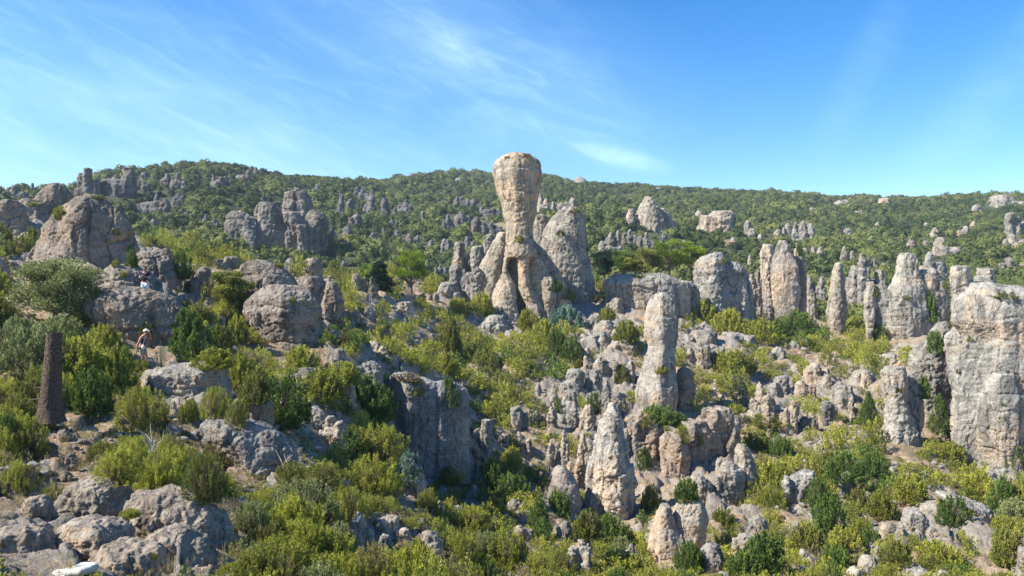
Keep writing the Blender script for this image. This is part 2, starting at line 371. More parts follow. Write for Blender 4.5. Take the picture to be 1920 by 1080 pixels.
def lobe(rows, dc, ratio, rng, vox, bury=True, flat=.35, K=7, rot=None):
    """one lump of rock: its outline in the photo turned into a solid with faceted cross-sections; dc is the depth of its axis"""
    rows = sorted(rows); rows = [(y, l, r) for y, l, r in rows]
    Z = [-(y - 540) / F * dc for y, l, r in rows]; L = [(l - 960) / F * dc for y, l, r in rows]; Rr = [(r - 960) / F * dc for y, l, r in rows]
    if bury:
        g = float(terr((L[-1] + Rr[-1]) / 2, dc)[0]) - max(1., 10 * vox)
        if g < Z[-1] - .05:
            w = (Rr[-1] - L[-1]) * .03
            Z.append(g); L.append(L[-1] - w); Rr.append(Rr[-1] + w)
    Z, L, Rr = map(np.array, (Z, L, Rr))
    H = Z[0] - Z[-1]; nr = int(np.clip(H / (vox * 2.5), 8, 46)); ns = 40
    zz = np.linspace(Z[0], Z[-1], nr)
    # denser near the top
    l = np.interp(-zz, -Z, L); r = np.interp(-zz, -Z, Rr)
    kern = np.array([.25, .5, .25])
    for _ in range(1):
        l[1:-1] = np.convolve(l, kern, 'valid'); r[1:-1] = np.convolve(r, kern, 'valid')
    xc, hw = (l + r) / 2, (r - l) / 2; mw = hw.mean()
    dh = ratio * ((1 - flat) * hw + flat * mw); dh = np.minimum(dh, ratio * hw * 1.8)
    sx1, sy1 = section(rng, ns, K, rot); sx2, sy2 = section(rng, ns, K, rot)
    V = []
    lean = rng.uniform(-.06, .06)
    for i in range(nr):
        t = i / (nr - 1)
        sx, sy = sx1 * (1 - t) + sx2 * t, sy1 * (1 - t) + sy2 * t
        sx = sx / max(abs(sx.min()), abs(sx.max()))
        V += list(zip(xc[i] + sx * hw[i], dc + lean * (zz[i] - zz[-1]) + sy * dh[i], np.full(ns, zz[i])))
    top = len(V); V.append((xc[0], dc + lean * H, zz[0] + hw[0] * .08)); bot = len(V); V.append((xc[-1], dc, zz[-1]))
    Fc = []
    for i in range(nr - 1):
        for j in range(ns):
            a, b = i * ns + j, i * ns + (j + 1) % ns
            Fc.append((a, a + ns, b + ns, b))
    for j in range(ns):
        Fc.append((top, j, (j + 1) % ns)); Fc.append((bot, (nr - 1) * ns + (j + 1) % ns, (nr - 1) * ns + j))
    return V, Fc
DG = None
def rock_object(name, lobes, d, label=None, cat='rock', tone=(1, 1, 1), rough=1., ratio=.9, seed=0, group=None, flute=1., bed=1., det=1., mat=None, bury=True, paintit=True, maxv=90000, K=7, rot=None, lump=.5, fac=1., Wn=None):
    """lobes: [(rows, ratio, offset in metres)]; d: depth of the foot"""
    rng = np.random.RandomState(seed * 13 + int(d * 7) % 1000 + int(lobes[0][0][0][1]) % 997)
    vox = max(d / 759. * 1.1, .016)
    Vs, Fs = [], []; off = 0; area = 0; ws = []; hs = []
    lobes = [tuple(q) + (True,) * (4 - len(q)) for q in lobes]
    for rows, rt, od, bu in lobes:
        hwp = np.mean([(r - l) / 2 for y, l, r in rows]) / F * d
        dc = d + hwp * (rt or ratio) * .75 + od
        area += 2 * math.pi * hwp * (max(y for y, l, r in rows) - min(y for y, l, r in rows)) / F * d + math.pi * hwp * hwp
        ws.append(hwp * 2); hs.append((max(r[0] for r in rows) - min(r[0] for r in rows)) / F * d)
    vox = max(vox, math.sqrt(area / maxv)) if area / vox ** 2 > maxv else vox
    for rows, rt, od, bu in lobes:
        hwp = np.mean([(r - l) / 2 for y, l, r in rows]) / F * d
        dc = d + hwp * (rt or ratio) * .75 + od
        # outline was seen at depth dc
        V, Fc = lobe(rows, dc, rt or ratio, rng, vox, bury and bu, K=K, rot=rot)
        Vs += V; Fs += [tuple(i + off for i in f) for f in Fc]; off += len(V)
        if paintit: paint(rows, d)
    W = Wn or min(max(ws), 2.2 * max(hs))
    V = np.array(Vs); c = V.mean(0); base = (float(c[0]), float(c[1]), float(V[:, 2].min() + max(1., 10 * vox)))
    V = V - base
    me = bpy.data.meshes.new(name); me.from_pydata(V.tolist(), [], Fs); me.update()
    o = link(name, me)
    md = o.modifiers.new('r', 'REMESH'); md.mode = 'VOXEL'; md.voxel_size = vox; md.use_smooth_shade = True
    dg = bpy.context.evaluated_depsgraph_get(); ev = o.evaluated_get(dg)
    new = bpy.data.meshes.new_from_object(ev); o.modifiers.clear(); o.data = new; bpy.data.meshes.remove(me); new.name = name
    n = len(new.vertices); co = np.empty(n * 3, np.float32); new.vertices.foreach_get('co', co); co = co.reshape(-1, 3).astype(float)
    no = np.empty(n * 3, np.float32); new.vertex_normals.foreach_get('vector', no); no = no.reshape(-1, 3).astype(float)
    s = rng.uniform(-50, 50, 3); P = co + s
    warp = np.c_[perlin(P / (W * .35)), perlin(P / (W * .35) + 40), perlin(P / (W * .35) + 80)]
    Pw = P + warp * W * .06
    side = np.clip(1 - np.abs(no[:, 2]) * .8, .15, 1)
    big = fbm(P / (W * .6), 2) * .05 * W * rough
    # strata: beds of uneven hardness with sharp edges
    def strata(Lz, amp, tilt, ph):
        q = (Pw[:, 2] + tilt[0] * P[:, 0] + tilt[1] * P[:, 1]) / Lz + .35 * perlin(P / (W * .8) + ph) + .10 * perlin(P / (W * .22) + ph); k = np.floor(q); fr = q - k
        h0 = CELLJ[(k.astype(np.int64) * 37 + int(ph) * 11) & 255, 0]; h1 = CELLJ[((k + 1).astype(np.int64) * 37 + int(ph) * 11) & 255, 0]
        m = sm(-.25, .3, perlin(P / np.array([W * .5, W * .5, Lz * 3]) + ph * 3))
        edge = np.minimum(fr, 1 - fr)
        return ((h0 + (h1 - h0) * sm(.84, 1., fr) - .5) * amp * (.35 + .65 * m) - np.exp(-(edge / .045) ** 2) * amp * .9 * m) * side
    L1 = max(W * .30, 6 * vox); L2 = max(min(W * .10, .9), 3.5 * vox); tl = rng.uniform(-.18, .18, 2)
    bd = (strata(L1, W * .065, tl, 2.) + strata(L2, L2 * .26, tl, 5.)) * bed * rough
    # vertical joints: tall angular columns, then smaller broken faces
    c1 = max(W * .27, 5 * vox); c2 = max(min(W * .11, 1.2), 3.8 * vox); c3 = max(min(.42, W * .06), 2.8 * vox)
    f1, j1 = facets(Pw / [c1, c1, c1 * 3.2]); f2, j2 = facets((Pw + warp * c2) / [c2, c2, c2 * 1.7] + 7); f3, j3 = facets(P / [c3, c3, c3 * .9] + 17)
    jm = sm(-.2, .35, perlin(P / (W * .4) + 60))
    fl = (f1 * c1 * .26 - np.exp(-(j1 / .04) ** 2) * .17 * c1 * (.2 + .8 * jm)) * flute * rough * side
    ang = (f2 * c2 * .22 - np.exp(-(j2 / .05) ** 2) * .08 * c2 * jm) * fac + (f3 * c3 * .20 - np.exp(-(j3 / .06) ** 2) * .05 * c3) * det * (.45 + .55 * min(1, fac))
    # karst creases and pits
    l1 = max(.7 if W < 14 else 1.1, 6 * vox); Q = P / [l1, l1, l1 * 1.2]; cr = 0; am = 1.
    for o_ in range(4): cr = cr + am * (np.abs(perlin(Q + 13 * o_)) - .28); Q = Q * 2.1; am *= .55
    sm1 = cr * min(.13 * l1, .03 * W + .02) * det
    sm2 = fbm(P / max(.16, 2.4 * vox) + 3, 2) * max(.16, 2.4 * vox) * .20 * det
    if d < 30: sm2 = sm2 + fbm(P / .30 + 7, 5, 2.1, .65) * .028 * det
    co += no * (big + fl + bd + sm1 + sm2 + ang)[:, None]
    new.vertices.foreach_set('co', co.astype(np.float32).ravel()); new.update()
    new.materials.clear(); new.materials.append(mat or (M_ROCKF if d > 150 else M_ROCKN if d < 30 else M_ROCKM if d > 75 else M_ROCK))
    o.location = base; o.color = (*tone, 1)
    tag(o, label, cat, group, 'thing')
    return o
# profiles in unit boxes
PROF = {
 'boulder': [(0, .36, .60), (.08, .20, .78), (.25, .06, .93), (.55, 0, 1), (1, .02, .98)],
 'block': [(0, .12, .84), (.07, .03, .95), (.5, 0, 1), (1, .03, .97)],
 'spire': [(0, .40, .56), (.12, .30, .68), (.35, .20, .80), (.65, .08, .92), (1, 0, 1)],
 'tower': [(0, .25, .72), (.1, .12, .88), (.3, .08, .90), (.5, .16, .84), (.75, .04, .95), (1, 0, 1)],
 'ledge': [(0, .12, .72), (.18, .03, .92), (.5, 0, 1), (1, .01, 1)],
}
KIND = {'boulder': ('boulder', 'boulder', 'rounded boulder'), 'block': ('rock_block', 'rock', 'blocky rock'), 'spire': ('rock_spire', 'rock spire', 'pointed rock spire'),
        'tower': ('rock_tower', 'rock', 'upright rock tower'), 'ledge': ('rock_ledge', 'rock ledge', 'low rock ledge'), 'crag': ('crag', 'rock outcrop', 'jagged crag')}
AUTO = []      # things that still need a label: (object, px, py, phrase)
GRE, WARM, PALE, BRN = (.95, .94, .92), (1.10, 1.0, .88), (1.2, 1.17, 1.10), (.78, .71, .65)
def box_rows(kind, x0, y0, x1, y1, rng):
    P = PROF[kind]; fl = rng.rand() < .5; out = []
    ts = sorted([p[0] for p in P] + list(rng.uniform(.12, .85, 3)))
    for t in ts:
        l, r = np.interp(t, [p[0] for p in P], [p[1] for p in P]), np.interp(t, [p[0] for p in P], [p[2] for p in P])
        if fl: l, r = 1 - r, 1 - l
        j = .09 * (1 - t)
        l = min(max(l + rng.uniform(-j, j * 1.3), 0), .9); r = max(min(r + rng.uniform(-j * 1.3, j), 1), l + .08)
        out.append((y0 + (y1 - y0) * t, x0 + (x1 - x0) * l, x0 + (x1 - x0) * r))
    return out
NB = [0]
def B(kind, x0, y0, x1, y1, tone=GRE, d=None, ratio=None, phrase=None, label=None, n=None, dd=0.):
    NB[0] += 1; rng = np.random.RandomState(NB[0] * 7 + 1)
    d = (hit((x0 + x1) / 2, y1, 5) if d is None else d) + dd
    _u = rng.uniform(.88, 1.04); _v = rng.uniform(-.02, .02); tone = (tone[0] * _u * (1 + _v), tone[1] * _u, tone[2] * _u * (1 - _v))
    if kind == 'crag':
        w, h = x1 - x0, y1 - y0; n = n or int(np.clip(round(w / h * 1.8) + 1, 2, 5)); lobes = []
        cuts = np.linspace(x0, x1, n + 1); pk = rng.randint(n)
        for k in range(n):
            a, b = cuts[k] - w * .04, cuts[k + 1] + w * .04
            top = y0 + (0 if k == pk else rng.uniform(.08, .5) * h)
            lobes.append((box_rows(['spire', 'tower', 'block', 'boulder'][rng.randint(4)], max(a, x0), top, min(b, x1), y1, rng), rng.uniform(.8, 1.3), rng.uniform(0, .5) * w / n / F * d))
        lobes.append(([(y0 + h * .45, x0 + w * .15, x1 - w * .15), (y0 + h * .7, x0, x1), (y1, x0, x1)], .5, .25 * w / n / F * d))
    else:
        rt = ratio or {'ledge': 1.1, 'spire': .9}.get(kind, .95); w, h = x1 - x0, y1 - y0
        if w * h < 320 or kind == 'spire' and w < 22: lobes = [(box_rows(kind, x0, y0, x1, y1, rng), rt, 0)]
        else:
            sd = rng.rand() < .5; mw = w * rng.uniform(.62, .82); a = x0 if sd else x1 - mw
            lobes = [(box_rows(kind, a, y0, a + mw, y1, rng), rt, 0)]
            sw = w * rng.uniform(.38, .5); b_ = x1 - sw if sd else x0; ty = y0 + h * rng.uniform(.18, .5)
            lobes.append((box_rows(['block', 'boulder', 'tower'][rng.randint(3)], b_, ty, b_ + sw, y1, rng), rt * 1.1, rng.uniform(-.15, .25) * w / F * d))
            if w > 45:
                sw = w * rng.uniform(.25, .4); b_ = x0 + (w - sw) * rng.rand(); ty = y0 + h * rng.uniform(.35, .65)
                lobes.append((box_rows('block', b_, ty, b_ + sw, y1, rng), rt, -.12 * w / F * d))
    nm, cat, ph = KIND[kind]
    o = rock_object(nm, lobes, d, label, cat, tone, seed=NB[0], group={'boulder': 'loose boulders on the slopes', 'block': 'blocky rocks on the slopes', 'spire': 'small rock spires', 'tower': 'rock towers', 'ledge': 'low rock ledges', 'crag': 'jagged crags'}[kind])
    if not label:
        area = (x1 - x0) * (y1 - y0); sz = 'tiny' if area < 260 else 'small' if area < 900 else 'mid-sized' if area < 3200 else 'large'
        tn = 'pale' if tone[0] > 1.15 else 'warm beige' if tone[0] > 1.04 and tone[2] < .98 else 'brown' if tone[0] < .93 and tone[2] < .85 else 'grey'
        AUTO.append((o, (x0 + x1) / 2, (y0 + y1) / 2, phrase or f'{sz} {tn} {ph}'))
    return o
def H(name, label, lobes, d, **kw):
    L = [(l if isinstance(l, tuple) else (l, None, 0)) for l in lobes]
    return rock_object(name, L, d, label, kw.pop('cat', 'rock formation'), **kw)

# --- the goblet
H('goblet_rock', 'tall goblet-shaped rock with bulging head on a narrow neck, tallest in the middle', [
  ([(287,948,990),(289,938,1000),(294,930,1008),(304,925,1013),(322,923,1017),(340,925,1016),(358,929,1012),(376,936,1007),(395,941,1004),(412,944,1001),(430,947,999),(445,947,1000),(458,947,1004),(470,946,1008),(484,950,1004)], 1.0, 0, False),
  ([(455,955,1000),(480,952,1016),(510,950,1034),(545,946,1044),(600,938,1050)], .42, 4.0),
  ([(466,947,966),(480,946,957),(492,944,953),(508,942,953),(522,937,960),(540,928,969),(575,912,972),(605,903,978)], 1.0, .2),
  ([(466,962,994),(480,967,994),(495,970,992),(512,970,992),(540,973,996),(565,982,1012),(590,988,1026),(604,992,1024)], 1.0, .2),
  ([(520,1014,1036),(535,1012,1042),(560,1013,1042),(590,1016,1040)], 1.0, .6),
  ([(468,984,1003),(484,985,1012),(500,988,1024),(540,990,1036),(600,992,1040)], .8, 1.4),
  ([(436,934,952),(452,924,953),(470,914,954),(510,893,952),(550,880,948),(575,874,944),(605,870,940)], .7, 2.6),
  ([(452,994,1003),(475,996,1026),(500,1000,1046),(540,1006,1064),(592,1010,1078)], .7, 3.2),
 ], 95, tone=(1.16, 1.06, .92), mat=M_WARMM, rough=.6, ratio=1., flute=.5, bed=.9, maxv=170000, Wn=4.6, fac=.35, K=11)
H('companion_hump_rock', 'broad rounded rock hump rising right behind the goblet-shaped rock', [
  ([(388,1056,1080),(395,1046,1092),(404,1038,1096),(420,1027,1098),(440,1016,1100),(470,1008,1104),(500,1012,1108),(540,1018,1116),(585,1022,1122)], .85, 0),
 ], 103.5, tone=(1.05,1,.93), rough=.6, flute=.6, maxv=120000, fac=.4, K=12)
H('notched_rock', 'small notched rock wedged between the goblet rock and the hump', [([(404,1003,1026),(430,1000,1028),(470,998,1040)], .9, 0)], 106, tone=GRE)
# --- finger and stepped pinnacles
H('finger_pinnacle', 'tall smooth finger-like pinnacle with a pinched waist, on the mid slope', [
  ([(549,1235,1250),(553,1226,1258),(562,1219,1264),(580,1213,1270),(600,1209,1273),(625,1208,1273),(642,1213,1271),(652,1217,1267),(662,1213,1267),(690,1204,1268),(715,1196,1270),(740,1190,1273),(770,1196,1268)], .9, 0),
 ], 67, tone=(1.05, 1.02, .97), rough=.4, flute=.35, bed=1., maxv=120000, fac=.3, K=5, det=.9)
H('leaning_stub_rock', 'dark stub of rock leaning in the shadow of the finger pinnacle', [([(690,1272,1294),(705,1266,1302),(740,1266,1302),(772,1264,1300)], .9, 0)], 69, tone=BRN)
H('stepped_pinnacle', 'pale pinnacle like a stepped cone rising from the lower slope', [
  ([(755,1143,1149),(764,1139,1154),(776,1131,1163),(784,1130,1166),(792,1122,1167),(802,1120,1167),(818,1117,1172),(845,1110,1180),(862,1102,1184),(880,1096,1189),(905,1095,1193),(935,1093,1195),(965,1092,1194),(990,1090,1190)], .95, 0),
 ], 47, tone=(1.12, 1.11, 1.09), rough=.9, flute=1.0, bed=1.3, det=1.1, fac=.8, maxv=150000, Wn=2.6)
# --- right cliff
H('big_pale_cliff', 'huge pale cliff of two stacked masses with a deep seam at the side', [
  ([(500,1784,1812),(508,1779,1818),(530,1780,1820),(570,1785,1826)], .9, 1.2),
  ([(503,1838,1864),(512,1834,1868),(545,1832,1872),(580,1830,1880)], .9, 1.6),
  ([(536,1868,1905),(542,1862,1960),(560,1860,1990),(600,1860,2000)], .6, 2.2),
  ([(529,1815,1850),(540,1806,1900),(552,1792,1990),(566,1781,2060),(585,1774,2120),(602,1772,2140),(612,1778,2140),(622,1792,2120)], .34, 0),
  ([(580,1850,1915),(592,1842,1930),(612,1842,1936),(624,1850,1930)], .7, -.6),
  ([(625,1780,2120),(634,1774,2160),(700,1779,2160),(745,1785,2160),(780,1790,2150),(806,1800,2140),(825,1832,2120),(850,1895,2100)], .30, .3),
  ([(700,1850,1890),(740,1835,1905),(800,1830,1910),(835,1838,1905),(870,1852,1898),(905,1866,1887)], .8, -.5),
 ], 58, tone=(1.06, 1.06, 1.04), rough=.6, flute=.5, bed=.75, det=.8, maxv=240000, Wn=4.6, fac=.35)
H('wedge_rock', 'sloping wedge of rock leaning on the big pale cliff', [([(604,1756,1770),(620,1742,1775),(650,1716,1776),(665,1706,1776),(700,1705,1778)], .8, 0), ([(690,1722,1776),(760,1730,1780),(820,1740,1790)], .6, 3)], 66, tone=GRE)
# --- pillars on the far ridge
H('round_topped_pillar', 'thick round-topped pillar, lit beige on its sunny flank, on the ridge', [
  ([(451,1461,1474),(460,1457,1479),(475,1453,1484),(484,1449,1489),(500,1445,1495),(520,1444,1497),(545,1446,1498),(575,1451,1496),(620,1455,1494)], .95, 0),
  ([(466,1490,1504),(480,1488,1511),(520,1488,1514),(600,1488,1512)], .9, 2.5)], 112, tone=(1.1, 1.05, .97), rough=.5, flute=.5, fac=.4, K=8)
H('thin_back_pillar', 'thin pillar pressed behind the round-topped pillar', [([(458,1434,1450),(470,1430,1456),(520,1428,1456),(560,1428,1458),(600,1428,1456)], .9, 0)], 118)
H('slim_pillar', 'slim free-standing pillar with a narrow top on the ridge', [([(493,1564,1575),(500,1561,1579),(515,1559,1580),(540,1556,1582),(562,1551,1587),(590,1549,1590),(630,1555,1580)], .95, 0)], 112, tone=(1.1,1.05,.97), rough=.55, fac=.4)
H('arched_rock', 'rock tower with a low arch at its foot and a leg to one side', [
  ([(475,1693,1714),(482,1689,1722),(505,1686,1724),(530,1676,1730),(550,1662,1736),(572,1650,1740),(605,1648,1742),(640,1668,1738)], .7, 0),
  ([(505,1716,1734),(520,1708,1750),(545,1700,1752),(600,1700,1750)], .8, 1.5),
  ([(535,1634,1652),(545,1630,1665),(560,1628,1680),(572,1626,1690),(580,1636,1680)], .9, .6),
  ([(528,1628,1642),(560,1624,1644),(590,1621,1642),(632,1624,1634)], 1., 0)], 102, tone=(1.12,1.1,1.03), rough=.55, fac=.5)
H('pink_back_tower', 'pinkish rock tower behind the arched rock', [([(500,1724,1744),(508,1718,1768),(530,1712,1774),(560,1705,1776),(600,1705,1776)], .8, 0)], 112, tone=(1.1, 1, .92))
H('forked_tower', 'forked grey tower with two blunt tops beside the big pale cliff', [
  ([(688,1657,1696),(698,1653,1700),(725,1656,1704),(745,1662,1703),(765,1664,1702),(790,1662,1714),(820,1655,1720),(850,1658,1720)], .9, 0),
  ([(696,1703,1722),(704,1700,1730),(740,1701,1733),(780,1706,1734),(830,1706,1730)], .9, 1.2)], 60, tone=(1.08,1.06,1.02), rough=.8)
H('thin_ridge_spire', 'thin grey spire between the round-topped and slim pillars', [([(518,1514,1522),(540,1511,1526),(570,1510,1530),(612,1508,1530)], .9, 0)], 120)
# --- ledge and crags right of the goblet
H('long_ridge_ledge', 'long flat-topped rock ledge on the crest beside the goblet rock', [
  ([(514,1150,1228),(521,1133,1262),(532,1128,1288),(550,1134,1290),(592,1140,1290)], .6, 0), ([(528,1240,1300),(540,1236,1312),(590,1236,1314)], .6, 1)], 100, tone=(1.1,1.05,.98), rough=.55, fac=.5)
H('twin_crag', 'broken crag of two humps at the end of the long ridge ledge', [
  ([(474,1334,1354),(484,1310,1362),(500,1302,1366),(540,1300,1372),(592,1302,1375)], .9, 0), ([(492,1362,1384),(505,1350,1402),(535,1350,1408),(592,1350,1414)], .9, 1)], 104)
# --- shaded block and others in the middle
H('shaded_square_block', 'large square-cut rock block, sunlit top and shaded face, mid slope', [
  ([(699,738,770),(706,728,800),(716,724,826),(740,726,830),(800,730,836),(888,738,838)], .8, 0),
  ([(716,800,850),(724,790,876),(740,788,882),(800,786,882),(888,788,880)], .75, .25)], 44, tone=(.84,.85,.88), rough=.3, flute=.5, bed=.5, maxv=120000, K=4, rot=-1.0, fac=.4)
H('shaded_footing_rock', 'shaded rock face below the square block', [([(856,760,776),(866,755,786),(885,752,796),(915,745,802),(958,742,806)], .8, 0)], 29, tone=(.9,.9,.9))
H('grey_rock_face', 'sloping grey rock face with a rough crest above the boulders', [
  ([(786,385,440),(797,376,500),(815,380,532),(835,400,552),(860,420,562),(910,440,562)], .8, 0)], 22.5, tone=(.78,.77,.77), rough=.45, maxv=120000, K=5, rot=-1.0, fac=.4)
H('overhanging_dome_rock', 'big dome rock overhanging on one side, smooth slab on top', [
  ([(536,500,556),(548,474,582),(562,457,598),(585,453,603),(605,460,600),(620,475,598),(645,500,608),(685,520,612)], .75, 0),
  ([(489,466,500),(496,454,522),(510,450,540),(530,452,556),(570,460,560)], .8, 3)], 44, tone=(.84,.76,.70), rough=.5, maxv=120000, fac=.4, K=6, rot=-.9)
H('split_crag', 'upright split crag behind the overhanging dome rock', [([(530,615,628),(540,610,634),(560,603,640),(585,600,645),(612,602,646)], .9, 0), ([(520,560,600),(540,545,618),(570,545,622)], .8, 2)], 60, tone=(.78,.71,.66))
H('stacked_boulder', 'boulder stacked in two layers on the skyline of the near slope', [([(486,580,598),(490,568,606),(500,565,607),(506,568,604),(512,565,607),(530,564,607),(560,562,608)], .9, 0)], 74, tone=(.95,.85,.78), bed=1.4)
# --- left side
H('triangular_hump', 'large triangular rock hump above the people, ribbed flanks', [
  ([(367,168,194),(376,148,214),(392,126,234),(412,108,250),(432,95,257),(455,84,263),(485,66,270),(515,50,276),(560,30,284)], .75, 0)], 54, tone=(.78,.71,.66), rough=.6, flute=1.3, det=1., maxv=160000, fac=.5, K=5, rot=-.85)
H('terrace_rock', 'broad terraced rock where the people stand, creased and lumpy', [
  ([(498,212,255),(510,196,278),(530,184,298),(560,178,300),(620,180,300)], .8, 4.5),
  ([(540,200,262),(556,160,320),(575,150,345),(600,168,360),(640,205,364),(695,215,360)], .6, -1.2),
  ([(470,262,300),(480,252,318),(500,252,330),(540,250,340)], .8, 9),
  ([(608,226,268),(625,214,280),(650,210,290),(695,214,292)], .7, -1.0)], 37, tone=(.80,.73,.67), rough=.65, det=1.1, maxv=150000, fac=.7, K=6, rot=-.9)
H('skyline_knoll', 'brown rock knoll on the near skyline beside the triangular hump', [
  ([(344,92,112),(352,82,124),(368,66,132),(395,52,138),(440,40,140)], .8, 0), ([(374,42,70),(385,30,90),(410,24,96),(450,20,96)], .8, -2)], 82, tone=(.78,.71,.66), rough=.7)
H('banded_outcrop', 'banded rock outcrop at the edge, below the skyline knoll', [([(376,8,30),(384,-20,40),(410,-40,46),(470,-60,60),(520,-60,30)], .8, 0)], 72, tone=(.78,.71,.66))
H('edge_boulder', 'rounded boulder cut by the frame beside the pale tree', [([(484,-30,4),(500,-50,12),(540,-60,12),(590,-60,8)], .8, 0)], 44, tone=(.9,.78,.72))
H('ledged_slab', 'flat creased slab with a shaded front beside the path', [
  ([(678,370,400),(684,330,418),(692,285,424),(704,275,425),(725,276,424),(765,300,424)], 1.0, 0)], 28.5, tone=(.95,.93,.9), rough=.5)
# bottom left boulders
H('creased_dome_boulder', 'creased dome boulder highest of the bottom group', [([(901,150,192),(907,134,210),(918,124,222),(935,116,228),(965,98,230),(990,96,230)], .9, 0)], 11.7, fac=.5, tone=(0.93, 0.83, 0.74), cat='boulder')
H('whale_back_boulder', 'long whale-backed boulder sloping down to the shrubs', [([(917,290,335),(924,262,360),(938,246,385),(955,240,402),(985,250,432),(1015,275,442),(1040,300,440)], .8, 0)], 11.1, tone=(0.93, 0.83, 0.74), cat='boulder', rough=.5, fac=.35, K=6, rot=-.9, maxv=110000)
H('low_round_boulder', 'low round boulder in front of the whale-backed one', [([(986,308,336),(994,290,358),(1008,272,378),(1030,265,396),(1062,258,404),(1090,258,404)], .85, 0)], 10.2, tone=(0.95, 0.85, 0.76), cat='boulder', rough=.5, fac=.35, K=6, rot=-.9, maxv=110000)
H('knuckle_boulder', 'small knuckle-shaped boulder with a warm shaded foot', [([(934,58,78),(942,44,90),(960,40,94),(990,38,92),(1010,38,92)], .9, 0)], 11.0, tone=(0.98, 0.85, 0.75), cat='boulder')
H('ribbed_ledge_rock', 'ribbed ledge rock in the bottom corner', [([(990,10,70),(998,-20,84),(1015,-60,92),(1040,-80,110),(1075,-90,118),(1120,-90,118)], .7, 0)], 9.6, fac=.5, tone=(0.95, 0.84, 0.75), rough=.7, maxv=110000)
H('middle_mound_rock', 'lumpy grey mound between the ledge and the round boulder', [([(978,130,190),(988,108,222),(1005,92,240),(1030,90,250),(1060,96,256)], .8, 0)], 10.0, fac=.5, tone=(0.98, 0.89, 0.80), rough=.7, cat='boulder')
H('shelf_rock', 'low shelf of rock behind the white slab', [([(1020,200,260),(1030,180,300),(1050,170,320),(1100,165,330)], .8, 0)], 9.7, fac=.5, tone=(0.98, 0.87, 0.77), cat='boulder')
H('corner_rock', 'low lumpy rock at the bottom edge beside the shrubs', [([(1054,340,372),(1062,315,392),(1080,300,405),(1120,300,405)], .8, 0)], 10.0, fac=.5, tone=(0.98, 0.87, 0.77), cat='boulder')
# bottom right
H('tilted_slab', 'long tilted rock slab stepping down toward the edge', [
  ([(921,1750,1772),(927,1748,1795),(940,1765,1832),(952,1785,1856),(968,1800,1862),(990,1812,1866),(1015,1825,1868),(1040,1835,1884),(1080,1842,1892)], .9, 0),
  ([(940,1722,1760),(950,1715,1778),(975,1722,1785),(1000,1730,1790)], 1., .6)], 44, tone=(1.12,1.08,1.02), rough=.6, maxv=100000)
H('twin_boulder', 'two-humped warm boulder splitting at the top, lower slope', [
  ([(948,1238,1256),(958,1232,1262),(985,1222,1266),(1020,1214,1285),(1065,1212,1290)], .9, 0),
  ([(938,1276,1312),(948,1268,1322),(975,1258,1330),(1010,1250,1325),(1060,1250,1300)], .9, .5)], 37, tone=(1.12,1.04,.95), mat=M_WARM, rough=.6, fac=.5)
H('purple_boulder', 'smooth purplish boulder beside the stepped pinnacle', [([(876,1042,1058),(885,1034,1070),(905,1022,1086),(930,1017,1092),(962,1016,1090)], .9, 0)], 45.5, tone=(1.0,.90,.86), rough=.4, cat='boulder', fac=.3)
H('fluted_cliff', 'fluted brown cliff of vertical ribs under the finger pinnacle', [
  ([(775,1180,1220),(790,1168,1240),(830,1166,1244),(885,1172,1242)], .8, 2),
  ([(812,1250,1272),(822,1243,1284),(850,1240,1290),(900,1234,1290),(945,1232,1270)], .9, 0),
  ([(790,1275,1320),(810,1272,1330),(850,1275,1332),(895,1280,1330)], .8, 1.5),
  ([(765,1315,1365),(785,1312,1382),(820,1316,1388),(880,1320,1386)], .8, 2.5),
  ([(850,1210,1330),(900,1200,1330),(945,1195,1290)], .5, 3)], 55, tone=(.98,.86,.77), mat=M_WARM, rough=.7, flute=1.8, bed=.5, maxv=140000)
H('ribbed_spur', 'ribbed spur of three leaning fins below the fluted cliff', [
  ([(890,1298,1316),(900,1290,1330),(930,1286,1340),(975,1296,1345)], .9, 0),
  ([(865,1355,1372),(880,1345,1390),(920,1350,1396),(975,1360,1400)], .9, .8),
  ([(893,1330,1352),(905,1322,1366),(940,1325,1372),(985,1340,1372)], .9, .4),
  ([(834,1382,1400),(850,1378,1412),(880,1376,1420),(910,1378,1424)], .9, 1.5)], 47, tone=(1.08,1.02,.95), mat=M_WARM, rough=.8, flute=1.3)
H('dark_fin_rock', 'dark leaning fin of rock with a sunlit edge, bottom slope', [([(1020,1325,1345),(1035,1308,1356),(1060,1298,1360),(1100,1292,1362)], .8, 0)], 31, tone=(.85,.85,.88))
H('crested_rock', 'crested grey rock splitting the scrub on the lower slope', [
  ([(882,1500,1524),(892,1478,1530),(912,1470,1515),(940,1465,1508),(968,1464,1500)], .9, 0), ([(892,1470,1480),(910,1466,1484),(950,1464,1486)], .9, -.2)], 46, tone=(1.05,1.05,1.05), rough=.8)
# --- slab and loose stones by hand
B('block', 727,566,777,592, PALE, phrase='white angular boulder'); B('block', 684,575,706,602, GRE, phrase='dark upright boulder')
B('boulder', 533,484,563,512, GRE, d=76); 
B('block', 820,531,868,562, GRE); B('boulder', 800,548,824,566, GRE)
# rubble left of the goblet
for a in ((850,455,884,500),(878,462,922,505),(842,497,880,528),(872,500,908,535),(846,480,866,505),(905,440,930,475)):
    B('block' if a[0] % 4 else 'boulder', *a, WARM if a[0] % 3 == 0 else GRE, d=104 - (a[3] - 470) * .1)
B('ledge', 900,592,965,622, GRE); B('ledge', 980,598,1010,612, GRE)
# small ridge crag
B('tower', 1404,505,1428,545, GRE, d=116); B('block', 1385,520,1410,560, GRE, d=112)
B('block', 1128,560,1170,582, WARM, d=98)
